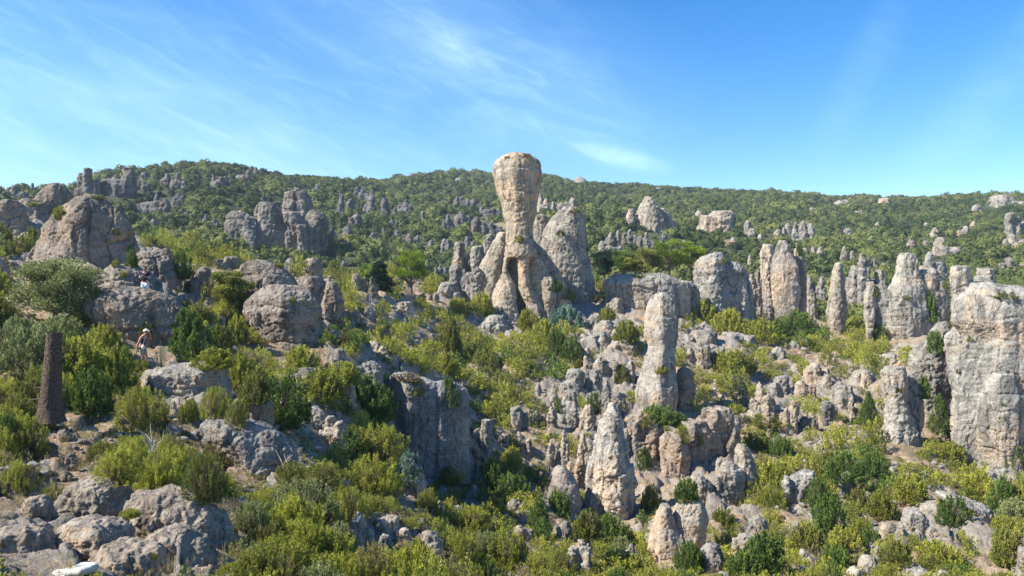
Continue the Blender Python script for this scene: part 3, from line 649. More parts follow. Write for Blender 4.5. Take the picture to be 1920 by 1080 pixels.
# mid-slope slabs
for a in (('ledge',1085,592,1130,615),('ledge',1120,600,1165,625),('ledge',1100,622,1150,645),('ledge',1060,640,1110,668),('ledge',1150,600,1190,618),('ledge',1140,638,1205,662),
          ('ledge',1280,620,1345,640),('ledge',1285,640,1330,690),('ledge',1350,624,1420,640),('ledge',1395,628,1450,642),('boulder',1330,650,1366,685),('boulder',1310,672,1336,690),
          ('boulder',1440,650,1475,675),('ledge',1470,640,1500,655)):
    B(*a, GRE)
for a in (('block',1049,692,1098,735,GRE),('boulder',1092,668,1112,695,WARM),('boulder',1112,670,1145,705,WARM),('tower',1145,676,1168,720,WARM),('boulder',1166,676,1192,712,GRE),
          ('block',1096,692,1130,728,GRE),('spire',1122,710,1166,775,GRE),('spire',1024,714,1046,755,GRE),('spire',1000,716,1018,742,GRE),('block',958,762,992,812,GRE),('boulder',990,768,1012,800,GRE),
          ('spire',1040,802,1068,868,WARM),('spire',1023,828,1042,868,WARM),('spire',1078,806,1102,850,WARM),('spire',1062,826,1100,905,WARM),('block',1046,732,1084,800,GRE),('boulder',1012,762,1046,800,WARM),
          ('block',886,786,925,848,GRE),('block',882,840,915,880,BRN),('boulder',925,800,955,835,WARM),('boulder',960,812,1000,850,WARM),('block',1085,760,1118,806,WARM),('tower',1168,790,1200,855,GRE),
          ('boulder',1036,977,1076,1012,GRE),('block',1064,1010,1110,1078,GRE),('boulder',1170,1020,1192,1058,GRE),('boulder',870,910,898,938,GRE),('ledge',845,950,880,968,GRE),('boulder',812,935,832,952,GRE),
          ('boulder',950,935,980,950,GRE),('ledge',928,955,955,975,GRE),('block',935,1010,990,1060,GRE),('boulder',960,985,1000,1012,WARM),
          ('block',1372,1003,1412,1036,PALE),('boulder',1400,965,1440,1000,GRE),('tower',1340,860,1362,900,GRE),('spire',1265,1000,1300,1060,WARM)):
    B(*a)
# spiky band on the right slope
for a in (('spire',1388,726,1404,765,WARM),('spire',1412,716,1442,770,WARM),('crag',1430,742,1500,808,WARM),('block',1440,706,1482,745,GRE),('boulder',1508,680,1560,716,WARM),('boulder',1488,714,1530,748,WARM),
          ('block',1556,724,1612,765,GRE),('tower',1536,752,1572,798,GRE),('boulder',1560,716,1590,740,WARM),('spire',1590,742,1612,795,WARM),('spire',1466,745,1496,815,WARM),('boulder',1404,745,1430,790,WARM),
          ('block',1612,695,1646,722,GRE),('boulder',1600,700,1618,712,PALE),('ledge',1650,663,1692,684,PALE),('boulder',1530,700,1560,728,WARM),('ledge',1380,770,1440,790,WARM),('boulder',1500,775,1535,805,WARM),
          ('boulder',1440,822,1475,848,GRE),('boulder',1528,826,1545,842,GRE),('tower',1570,884,1600,935,GRE),('spire',1618,920,1638,960,GRE),('boulder',1510,954,1534,986,GRE),('boulder',1536,820,1560,845,GRE),
          ('ledge',1685,920,1712,945,GRE),('ledge',1690,955,1740,990,GRE),('ledge',1590,1045,1650,1085,PALE),('spire',1625,1024,1655,1075,GRE),('ledge',1680,1060,1790,1100,PALE),('ledge',1650,980,1700,1000,WARM),
          ('boulder',1498,1030,1530,1062,GRE),('boulder',1482,975,1502,1010,GRE),('boulder',1735,988,1770,1010,GRE),('block',1905,1000,1960,1080,GRE),('ledge',1760,805,1792,822,WARM)):
    B(*a)
B('tower', 1896,810,1940,895, GRE, d=62)
# left and middle-left
for a in (('boulder',430,734,512,792,BRN),('boulder',575,762,636,812,GRE),('boulder',600,790,652,835,GRE),('boulder',540,828,568,850,GRE),('ledge',592,800,640,830,PALE),('boulder',605,700,665,735,GRE),
          ('ledge',655,678,718,708,GRE),('boulder',700,672,722,690,GRE),('ledge',610,655,660,700,GRE),('boulder',618,620,650,642,GRE),('ledge',690,640,730,655,WARM),('ledge',560,690,612,712,GRE),
          ('boulder',320,752,342,776,PALE),('boulder',340,748,366,775,PALE),('boulder',352,800,420,830,GRE),('boulder',165,768,196,788,PALE),('boulder',95,805,135,828,BRN),('boulder',60,830,104,866,BRN),
          ('boulder',106,850,142,880,BRN),('boulder',15,890,42,915,BRN),('boulder',112,885,140,905,BRN),('ledge',420,770,455,790,GRE),('boulder',350,500,400,540,BRN),('ledge',400,482,452,505,BRN),
          ('boulder',285,465,328,495,BRN),('boulder',345,520,378,545,BRN),('boulder',398,590,425,606,GRE),('ledge',410,610,455,640,BRN),('boulder',700,845,760,900,GRE),('ledge',640,972,690,1010,GRE),
          ('ledge',695,972,775,1015,WARM),('boulder',650,960,700,1050,GRE),('boulder',640,1045,690,1090,GRE),('boulder',700,1000,735,1060,GRE),('ledge',760,1000,830,1030,WARM),
          ('boulder',100,645,128,660,BRN),('boulder',280,495,300,515,BRN),('boulder',170,590,200,612,BRN),('boulder',655,575,676,600,GRE),('tower',690,520,712,560,WARM),('boulder',660,512,690,545,WARM)):
    B(*a)
# behind the ridge: grey crags between the pillars
for a in ((1587,497,1645,568),(1527,518,1548,560),(1606,486,1632,520),(1640,505,1665,545),(1550,540,1562,575),(1735,470,1775,520),(1530,590,1552,612)):
    B('crag' if a[2]-a[0] > 30 else 'tower', *a, GRE, d=150)
# --- the wooded hillside's crags: (kind, x0, y0, x1, y1, depth)
HILL = [
 ('crag',142,316,190,370,245),('crag',186,314,252,368,250),('tower',262,322,286,336,260),('block',300,326,322,345,260),('crag',318,325,352,352,255),('boulder',322,362,350,385,240),('crag',252,366,318,400,230),
 ('crag',394,326,430,348,280),('crag',440,318,472,342,285),('boulder',340,398,362,412,225),('boulder',376,400,392,420,225),('boulder',392,410,412,428,220),('tower',262,340,282,358,255),('boulder',474,316,486,326,300),
 ('boulder',487,364,506,386,270),('boulder',590,345,600,358,300),('block',630,364,647,406,255),('boulder',648,372,668,398,258),('crag',662,352,704,376,285),('tower',680,368,706,404,262),('tower',710,371,734,408,262),
 ('tower',734,390,746,408,262),('crag',744,375,776,400,270),('tower',788,394,798,414,270),('boulder',652,400,680,423,240),('boulder',641,422,664,444,225),('spire',616,424,632,455,218),('boulder',632,448,652,460,212),
 ('boulder',728,411,748,428,240),('block',694,437,708,452,222),('boulder',738,430,752,446,228),('spire',714,425,724,444,226),('boulder',752,438,776,460,225),('boulder',776,440,790,458,225),('boulder',800,449,816,464,222),
 ('crag',826,446,850,476,218),('crag',850,367,894,390,330),('boulder',897,378,904,384,335),('crag',828,400,852,428,280),('boulder',850,398,886,424,282),('crag',884,404,944,444,262),('boulder',868,444,892,464,238),('crag',898,386,940,402,310),
 ('crag',1007,364,1030,398,320),('crag',1030,370,1082,400,325),('boulder',1117,390,1132,402,340),('crag',1120,432,1168,484,250),('crag',1165,430,1196,458,262),('crag',1192,434,1230,474,236),('tower',1234,437,1254,458,242),('boulder',1272,450,1290,466,240),
 ('boulder',1360,446,1382,462,262),('tower',1176,390,1192,426,300),('boulder',1297,402,1304,408,340),('boulder',1300,395,1320,404,330),('boulder',1394,414,1418,442,300),
 ('boulder',1450,430,1466,446,300),('boulder',1466,418,1484,438,302),('crag',1484,412,1526,450,298),('boulder',1578,428,1602,441,300),('ledge',1580,378,1592,384,460),('boulder',1744,427,1762,444,300),('boulder',1766,428,1774,440,302),
 ('boulder',1793,424,1822,440,310),('boulder',1697,450,1722,464,260),('ledge',1752,446,1776,458,270),('ledge',1825,385,1840,398,400),('ledge',1858,368,1925,386,420),('crag',1884,400,1930,446,330),('ledge',1880,440,1910,456,300),('boulder',1900,448,1930,462,270),
 ('ledge',1748,462,1800,474,250),('ledge',1728,452,1742,460,275),('boulder',1730,418,1742,424,320),('boulder',1818,415,1830,424,340),
 ('crag',1488,454,1518,480,240),('tower',1518,462,1534,484,238),('tower',1530,464,1548,492,225),('spire',1574,462,1590,488,232),('spire',1590,468,1606,486,235),('tower',1610,476,1624,502,215),('tower',1622,482,1634,498,216),('boulder',1634,484,1646,498,218),
 ('crag',1874,484,1925,514,205),('boulder',1650,494,1670,506,205),('ledge',1560,377,1600,384,500),('boulder',1515,388,1530,396,420),
 ('ledge',763,326,780,334,540),('ledge',850,334,872,341,520),('ledge',905,340,918,345,520),('ledge',1075,332,1100,344,540),('ledge',1225,352,1240,357,500),('ledge',1600,396,1622,404,420),
 ('ledge',1645,372,1670,382,540),('boulder',1418,438,1432,452,280),('spire',1400,478,1412,500,190),('boulder',1640,415,1652,424,340),('boulder',1462,388,1474,396,400),('ledge',1160,372,1200,376,430),
 ('boulder',640,465,650,476,200),('boulder',540,488,556,500,170),('boulder',598,502,624,518,160),('boulder',638,488,652,508,160),('boulder',812,494,832,520,150),('boulder',828,500,846,514,150),('boulder',796,486,808,504,155),
 ('boulder',560,440,574,452,230),('boulder',0,352,26,372,170),('crag',22,348,58,380,165),('crag',56,342,92,370,160),('boulder',20,372,50,392,140),('tower',132,372,150,392,220),('boulder',280,410,300,425,215),('boulder',352,420,372,432,215),
]
for k, x0, y0, x1, y1, d in HILL:
    tone = (.60, .59, .62) if x0 < 900 else (.95, .92, .87)  # left crags darker and bluer: shade on their faces is put into the tone
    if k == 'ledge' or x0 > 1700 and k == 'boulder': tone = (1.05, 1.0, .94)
    dh = hit((x0 + x1) / 2, y1 + 2, 130 if d < 200 else 175)
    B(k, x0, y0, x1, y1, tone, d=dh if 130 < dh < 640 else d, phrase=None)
def cl(x): return min(640, max(160, x))
H('hillside_cliff', 'largest pale cliff on the hillside, fluted with a smooth warm base', [
  ([(380,490,520),(390,482,528),(410,478,532),(440,470,534),(462,478,532)], .8, 0), ([(398,430,450),(406,426,470),(430,425,482),(452,430,500)], .8, -3),
  ([(352,538,562),(362,535,580),(385,534,586),(412,530,585)], .8, 8), ([(396,580,596),(405,575,612),(430,572,616),(452,575,600)], .8, 2), ([(400,532,560),(420,530,578),(458,534,560)], .8, 0),
  ([(424,556,574),(440,555,576),(458,557,574)], .9, -2), ([(418,505,600),(430,470,608),(445,440,612),(466,434,606)], .35, 1.)], cl(hit(500, 464, 180)), cat='rock outcrop', tone=(.80,.75,.72), rough=.6, flute=1.6, maxv=60000)
H('pyramid_crag', 'pyramid-shaped pale crag high on the hillside', [
  ([(369,1208,1220),(380,1202,1228),(392,1194,1236),(405,1191,1245),(432,1192,1248)], .8, 0), ([(392,1232,1246),(404,1230,1258),(418,1230,1265),(432,1232,1268)], .8, 4), ([(392,1178,1188),(405,1175,1192),(428,1176,1192)], .9, 0)],
  cl(hit(1220, 434, 180)), cat='rock outcrop', tone=(1.15,1.07,.97), rough=.7, maxv=50000)
H('flat_topped_crag', 'flat-topped warm crag on the hillside, lit full in the face', [([(396,1336,1370),(400,1332,1378),(412,1316,1376),(434,1320,1376)], .8, 0), ([(404,1316,1332),(412,1308,1340),(430,1306,1340)], .8, 0)],
  cl(hit(1340, 436, 180)), cat='rock outcrop', tone=(1.2,1.1,.98), rough=.7, maxv=50000)
def surf(px, py):
    """the first rock or ground seen at a pixel: depth along y"""
    dr = Vector(((px - 960) / F, 1, -(py - 540) / F)).normalized()
    ok, loc, no, fi, ob, mx_ = scene.ray_cast(bpy.context.evaluated_depsgraph_get(), Vector((0, 0, 0)), dr)
    return (loc.y, no) if ok else (None, None)
# white slab stones in the corner
def slab(px, py, d, w, dep, h, rz, label, tone):
    x, y, z = pt(px, py, d); z = float(terr(x, y)[0]) if z is None else z
    rng = np.random.RandomState(int(px)); n = 40; th = np.arange(n) / n * 2 * math.pi
    sx, sy = section(rng, n, 6); V = []; Fc = []
    prof = [(.0, .80), (.02, .9), (.2, .98), (.5, 1.), (.8, .94), (1., .82)]
    for t, s in prof:
        for a, b in zip(sx, sy): V.append((a * w / 2 * s, b * dep / 2 * s, -t * h))
    for i in range(len(prof) - 1):
        for j in range(n): Fc.append((i * n + j, (i + 1) * n + j, (i + 1) * n + (j + 1) % n, i * n + (j + 1) % n))
    Fc.append(tuple(range(n))); Fc.append(tuple(reversed(range((len(prof) - 1) * n, len(prof) * n))))
    me = bpy.data.meshes.new('slab'); me.from_pydata(V, [], Fc); me.update()
    o = link('flat_stone', me); md = o.modifiers.new('r', 'REMESH'); md.mode = 'VOXEL'; md.voxel_size = .012; md.use_smooth_shade = True
    ev = o.evaluated_get(bpy.context.evaluated_depsgraph_get()); new = bpy.data.meshes.new_from_object(ev); o.modifiers.clear(); o.data = new
    n = len(new.vertices); co = np.empty(n * 3, np.float32); new.vertices.foreach_get('co', co); co = co.reshape(-1, 3).astype(float)
    co += np.c_[0*co[:,0], 0*co[:,0], fbm(co / .25 + px, 4) * .02 + ridged(co / .1, 3) * .004]; co[:, :2] += np.c_[fbm(co / .2 + 4, 3), fbm(co / .2 + 9, 3)] * .015
    new.vertices.foreach_set('co', co.astype(np.float32).ravel()); new.materials.append(M_WHITE)
    o.location = (x, y, z); o.rotation_euler = (R(-6), R(-4), R(rz)); o.color = (*tone, 1)
    tag(o, label, 'stone', kind='thing'); return o
M_WHITE = NT('white_limestone'); _pp = M_WHITE.n('ShaderNodeNewGeometry').outputs['Position']
M_WHITE.l(M_WHITE.mix(M_WHITE.ramp(M_WHITE.noise(_pp, 6, 6, .7), .35, .65), (.60, .58, .53), (.42, .40, .36)), M_WHITE.b.inputs['Base Color']); M_WHITE.b.inputs['Roughness'].default_value = .9; M_WHITE = M_WHITE.m
def lift(px, py, d):
    return d
slab(143, 1062, surf(143, 1066)[0] or 9.3, .52, .42, .09, 12, 'flat white stone lying on the ribbed ledge at the bottom edge', (1,1,1))
slab(98, 1083, surf(98, 1079)[0] or 9., .30, .3, .08, 40, 'smaller white stone half cut off by the bottom edge', (1,1,1))

# ------------------------------------------------------------------ foliage
def rnd_unit(rng, n):
    v = rng.normal(size=(n, 3)); return v / np.linalg.norm(v, axis=1)[:, None]
def leaves(C, D, L, Wd, rng):
    """one rhombic leaf or sprig per centre"""
    n = len(C); s = np.cross(D, rnd_unit(rng, n)); s /= np.linalg.norm(s, axis=1)[:, None] + 1e-9
    L = np.broadcast_to(L, n)[:, None]; Wd = np.broadcast_to(Wd, n)[:, None]
    V = np.stack([C - D * L * .5, C + s * Wd * .5, C + D * L * .5, C - s * Wd * .5], 1).reshape(-1, 3)
    return V, np.arange(4 * n).reshape(n, 4)
def shrub_arrays(rng, shape='mound', plumes=70, per=40, leaf=.085, wid=.032, loose=.07):
    """a unit shrub (radius about 1, height about 1..2) of upright leafy plumes; returns leaf arrays, tint and stem tips"""
    C, D, T, tips = [], [], [], []
    h = {'mound': 1.15, 'upright': 1.7, 'cone': 2.3, 'low': .7}[shape]
    # uneven outline: a few broad lobes
    lob = rnd_unit(rng, 5); lob[:, 2] = np.abs(lob[:, 2]) * .7
    for k in range(plumes):
        v = rnd_unit(rng, 1)[0]; v[2] = abs(v[2]); 
        if rng.rand() < .3: v *= rng.uniform(.5, .9)
        bulge = .78 + .34 * max(0, (lob @ v).max()) ** 3 + rng.uniform(-.08, .10)
        if shape == 'cone':
            t = rng.rand() ** 1.4; rr = (1 - t) ** .8 * (.85 + .2 * rng.rand()); a = rng.uniform(0, 2 * math.pi)
            tip = np.array([math.cos(a) * rr * .85, math.sin(a) * rr * .85, .12 + t * h]); base = np.array([0, 0, max(0, tip[2] - .45)])
        else:
            tip = v * [1, 1, h] * bulge; tip[2] += .06; base = np.array([v[0] * .25, v[1] * .25, .0])
        up = {'upright': .55, 'mound': .38, 'cone': .9, 'low': .3}[shape]
        d = tip - base; d /= np.linalg.norm(d); dd = d * (1 - up) + np.array([0, 0, up]); dd /= np.linalg.norm(dd)
        m = max(6, int(per * rng.uniform(.6, 1.4))); Lp = rng.uniform(.3, .5)
        u = rng.rand(m) ** .8; r = loose * (1.15 - .8 * u)[:, None] * rng.normal(size=(m, 3))
        c = tip - dd * (Lp * (1 - u))[:, None] + r
        c[:, 2] = np.maximum(c[:, 2], .02)
        C.append(c); q = dd + rng.normal(size=(m, 3)) * .5 + r * 3; D.append(q / np.linalg.norm(q, axis=1)[:, None])
        T.append(np.clip(rng.uniform(.25, .75) + (u - .5) * .25 + rng.normal(size=m) * .1, 0, 1)); tips.append(tip - dd * Lp * .5)
    C, D, T = np.concatenate(C), np.concatenate(D), np.concatenate(T)
    V, Fq = leaves(C, D, leaf * rng.uniform(.7, 1.3, len(C)), wid * rng.uniform(.7, 1.3, len(C)), rng)
    return V, Fq, np.repeat(T, 4), tips
def tube(path, radii, n=5):
    V, Fc = [], []
    path = [Vector(p) for p in path]
    for i, p in enumerate(path):
        t = (path[min(i + 1, len(path) - 1)] - path[max(i - 1, 0)]).normalized()
        a = t.orthogonal().normalized() if i == 0 else (a - t * a.dot(t)).normalized()
        b = t.cross(a)
        for k in range(n):
            g = k / n * 2 * math.pi; V.append(p + (a * math.cos(g) + b * math.sin(g)) * radii[i])
    for i in range(len(path) - 1):
        for k in range(n): Fc.append((i * n + k, i * n + (k + 1) % n, (i + 1) * n + (k + 1) % n, (i + 1) * n + k))
    return [tuple(v) for v in V], Fc
def tubes_mesh(name, items, n=5):
    V, Fc = [], []
    for path, radii in items:
        v, f = tube(path, radii, n); o = len(V); V += v; Fc += [tuple(i + o for i in q) for q in f]
    return mesh_np(name, np.array(V), np.array(Fc), True)
def shrub_proto(seed, **kw):
    rng = np.random.RandomState(seed); V, Fq, T, tips = shrub_arrays(rng, **kw)
    me = mesh_np('foliage', V, Fq, False, T)
    it = []
    for t in tips[::1]:
        b = np.array([rng.normal() * .05, rng.normal() * .05, -.1]); m = (b + t) / 2 + rng.normal(size=3) * .06
        it.append(([b, m, t], [.022, .014, .006]))
    return me, tubes_mesh('stems', it, 3)
PROTO = {}
for k, kw in {'mound': dict(shape='mound', plumes=170, per=52, leaf=.095, wid=.042), 'upright': dict(shape='upright', plumes=150, per=60, loose=.06, leaf=.10, wid=.042), 'low': dict(shape='low', plumes=130, per=42, leaf=.10, wid=.045),
              'cone': dict(shape='cone', plumes=240, per=50, leaf=.08, wid=.036), 'fine': dict(shape='mound', plumes=260, per=70, leaf=.058, wid=.024, loose=.055),
              'fineup': dict(shape='upright', plumes=240, per=70, leaf=.06, wid=.024, loose=.05), 'twiggy': dict(shape='mound', plumes=60, per=24, leaf=.12, wid=.012, loose=.09)}.items():
    PROTO[k] = [shrub_proto(100 + i + len(k) * 7, **kw) for i in range(3)]
SH_MAT = {'yg': M_YG, 'ol': M_OL, 'ju': M_JU, 'gy': M_GY, 'bl': M_BL, 'dry': M_DRY}
SH_WORD = {'yg': 'yellow-green', 'ol': 'olive', 'ju': 'dark green', 'gy': 'grey-green', 'bl': 'blue-green', 'dry': 'dry brown'}
_meshcache = {}
def shrub(x, y, z, w, h, shape, colr, phrase=None, px=0, py=0, rng=RS, name='shrub', label=None):
    """w: width, h: height in metres"""
    i = rng.randint(3); fo, st = PROTO[shape][i]
    key = (shape, i, colr)
    if key not in _meshcache:
        m = fo.copy(); m.materials.clear(); m.materials.append(SH_MAT[colr]); s = st.copy(); s.materials.clear(); s.materials.append(M_STEM); _meshcache[key] = (m, s)
    m, s = _meshcache[key]
    hh = {'mound': 1.2, 'upright': 1.75, 'cone': 2.4, 'low': .78, 'fine': 1.2, 'fineup': 1.75, 'twiggy': 1.2}[shape]
    e = empty(name, (x, y, z)); e.scale = (w / 2, w / 2, h / hh); e.rotation_euler = (0, 0, rng.uniform(0, 6.28))
    link('foliage', m, None, e); link('stems', s, None, e)
    tag(e, label, 'shrub', 'shrubs growing on the rocky slopes')
    if not label: AUTO.append((e, px, py, phrase or f"{'large' if w > 2.2 else 'mid-sized' if w > 1.3 else 'small'} {SH_WORD[colr]} {'cone-shaped ' if shape == 'cone' else 'upright ' if 'up' in shape else ''}shrub"))
    return e
SHRUBS = []
def S(px, py, wpx, hpx, shape, colr, d=None, phrase=None, name='shrub', label=None, sink=.05, on=None):
    """shrub whose foot shows at pixel (px, py); on: depth of a rock whose top carries it"""
    d = d or hit(px, py); x, y, z = pt(px, py, d)
    w, h = wpx / F * d, hpx / F * d
    SHRUBS.append((px, py, wpx, hpx, d))
    return shrub(x, y + w * .25, z - h * sink, w, h * (1 + sink), shape, colr, phrase, px, py - hpx / 2, name=name, label=label)
# hand-placed shrubs read off the photo: foot pixel, width, height
HAND = (
 (40,700,130,110,'mound','gy'),(130,720,120,110,'mound','yg'),(205,730,80,100,'mound','yg'),(45,775,110,90,'mound','ol'),(155,775,100,100,'mound','ju'),(20,650,90,70,'mound','gy'),(190,665,90,70,'mound','yg'),(100,640,100,60,'mound','gy'),(232,690,36,50,'mound','ju'),
 (255,806,128,108,'fineup','yg'),(40,855,100,105,'fineup','yg'),(0,850,70,100,'fineup','ju'),(25,925,90,80,'fineup','yg'),(180,862,70,45,'fine','ol'),(210,905,120,80,'fineup','yg'),(285,918,110,90,'fine','yg'),(375,940,110,120,'fineup','ol'),(400,870,100,60,'fine','ol'),
 (240,972,50,22,'fine','yg'),(285,1048,24,14,'fine','yg'),(465,1010,100,90,'fine','gy'),(560,1000,180,130,'fineup','gy'),(640,1000,120,110,'fineup','yg'),(500,1100,190,110,'fineup','yg'),(600,1090,150,130,'fine','yg'),(590,930,120,80,'fine','yg'),(540,905,90,50,'fine','ol'),
 (690,935,130,90,'fine','yg'),(700,1110,150,110,'fine','yg'),(620,1060,120,100,'fine','gy'),(430,1100,100,50,'fine','yg'),(700,890,150,110,'fineup','yg'),(660,850,100,60,'fine','ol'),(765,905,60,70,'mound','bl'),
 (525,800,120,120,'upright','ju'),(470,755,80,70,'mound','ol'),(600,750,110,70,'mound','yg'),(690,790,110,90,'mound','ju'),(640,720,90,50,'mound','yg'),(560,690,80,50,'mound','yg'),(400,785,80,80,'fineup','yg'),(350,790,50,50,'fine','ol'),(440,800,60,70,'fineup','yg'),
 (340,625,70,60,'mound','ju'),(430,610,70,40,'mound','ol'),(392,690,96,46,'mound','yg'),(340,672,90,70,'mound','ju'),(400,650,80,50,'mound','ol'),(440,640,50,60,'mound','yg'),(335,520,50,60,'upright','ju'),(370,600,60,40,'mound','ol'),
 (300,690,24,60,'twiggy','ju'),(275,580,50,45,'twiggy','dry'),(270,625,40,30,'mound','ol'),(215,500,16,16,'mound','yg'),(55,465,40,50,'upright','yg'),(30,480,60,50,'mound','ol'),(110,410,40,30,'mound','ol'),(175,560,30,26,'mound','ol'),(230,520,24,18,'mound','yg'),(245,500,26,40,'mound','ju'),(285,455,20,16,'mound','yg'),
 (700,760,60,40,'mound','ol'),(840,760,44,66,'upright','ju'),(780,740,40,40,'mound','ol'),(760,715,60,20,'low','dry'),(845,665,60,90,'mound','ol'),(835,700,60,50,'mound','yg'),(860,590,60,40,'mound','yg'),(905,590,60,50,'mound','yg'),
 (990,620,50,50,'mound','yg'),(1020,640,60,50,'mound','yg'),(1062,622,84,60,'mound','bl'),(1045,670,40,70,'upright','ju'),(1075,680,50,60,'upright','ju'),(1180,640,60,50,'mound','yg'),(1140,600,40,30,'mound','yg'),(1165,715,40,40,'mound','ol'),
 (1240,795,90,40,'mound','ju'),(1215,800,50,35,'mound','ol'),(1275,800,40,30,'mound','ju'),(1050,772,26,34,'upright','ju'),(1000,800,34,40,'upright','ju'),(1115,775,30,50,'upright','ju'),(1085,690,24,20,'mound','ol'),
 (1500,628,90,55,'mound','ju'),(1650,632,44,34,'mound','ju'),(1460,630,50,40,'mound','ju'),(1770,815,66,84,'cone','ju'),(1635,795,60,66,'cone','ju'),(1755,660,40,50,'mound','ju'),(1730,745,50,50,'mound','ju'),(1745,600,50,70,'mound','ju'),
 (1450,800,90,30,'mound','ol'),(1430,850,70,50,'mound','ol'),(1350,700,60,50,'mound','ol'),(1390,700,90,50,'mound','ol'),(1320,600,70,50,'mound','yg'),(1370,620,80,50,'mound','yg'),(1430,640,90,50,'mound','yg'),(1510,680,70,40,'twiggy','dry'),
 (1240,700,30,20,'low','yg'),(1280,830,34,40,'fineup','yg'),(1310,835,24,30,'fine','yg'),(1210,880,36,50,'upright','ju'),(1220,960,50,60,'mound','ol'),(1290,940,60,50,'mound','ju'),(1140,1030,110,70,'mound','ju'),(1100,1010,70,60,'mound','ol'),(1050,970,60,60,'mound','ju'),(1010,1010,50,90,'upright','ju'),(1160,1090,120,60,'mound','yg'),(1200,1095,90,55,'mound','yg'),
 (920,920,70,70,'mound','ju'),(960,880,50,50,'mound','yg'),(880,1000,100,60,'fine','yg'),(860,1070,110,90,'fineup','yg'),(950,1070,110,90,'fine','yg'),(780,1080,110,90,'fineup','yg'),(800,960,60,50,'fine','ol'),(840,910,50,40,'mound','ol'),
 (1560,1010,80,100,'upright','ju'),(1540,960,60,80,'upright','ju'),(1620,960,60,50,'mound','ol'),(1590,900,90,60,'mound','ju'),(1640,900,70,60,'mound','ju'),(1470,860,60,50,'mound','ju'),(1800,990,70,70,'upright','ju'),(1780,950,40,30,'mound','yg'),
 (1890,960,60,80,'mound','ju'),(1900,1060,80,80,'mound','ol'),(1720,940,80,60,'mound','yg'),(1850,940,90,60,'mound','yg'),(1790,880,80,60,'mound','yg'),(1300,1070,70,60,'mound','ju'),(1440,1080,110,90,'mound','ju'),(1360,990,60,40,'mound','ol'),(1400,1090,80,60,'mound','ju'),(1690,1060,70,50,'mound','ol'),(1760,1060,80,50,'mound','yg'),
 (258,698,44,30,'mound','yg'),(985,293,26,8,'low','dry'),(955,296,20,6,'low','ol'),(1078,398,30,10,'low','ol'),(1052,440,24,12,'low','ol'),(1100,470,16,12,'low','yg'),(1355,494,20,14,'mound','ol'),(1500,478,16,26,'mound','ju'),(1200,520,30,9,'low','ol'),(1640,556,22,26,'mound','ol'),(1700,560,26,9,'low','ol'),(1770,540,20,20,'mound','yg'),(1820,640,16,16,'low','ol'),(1800,700,14,12,'low','ol'),(1880,760,18,12,'low','ol'),(975,452,22,16,'mound','yg'),(1040,545,40,26,'mound','ju'),(1060,560,40,30,'mound','ol'),(520,500,30,8,'low','ol'),(545,565,16,10,'low','yg'),(180,372,30,8,'low','ol'),(215,440,26,22,'mound','ol'),(240,470,20,18,'mound','ju'),(95,400,26,12,'mound','ol'),(1145,860,14,10,'low','yg'),(1690,735,14,14,'low','yg'),(60,385,24,10,'low','ol'),
 (1915,880,60,80,'upright','ju'),(1885,560,60,20,'low','ol'),
)
bpy.context.view_layer.update()
HD = []
for a in HAND:
    px_, py_ = a[0], min(a[1], 1078); q = surf(px_, py_)[0] if a[1] < 1078 else None; g = hit(a[0], a[1]); HD.append(g if q is None or q > g * 1.03 and False else min(q, g))
for a, dd in zip(HAND, HD):
    k_ = .80 if dd < 24 else .9
    S(a[0], a[1], a[2] * k_, a[3] * k_, *a[4:], d=dd)
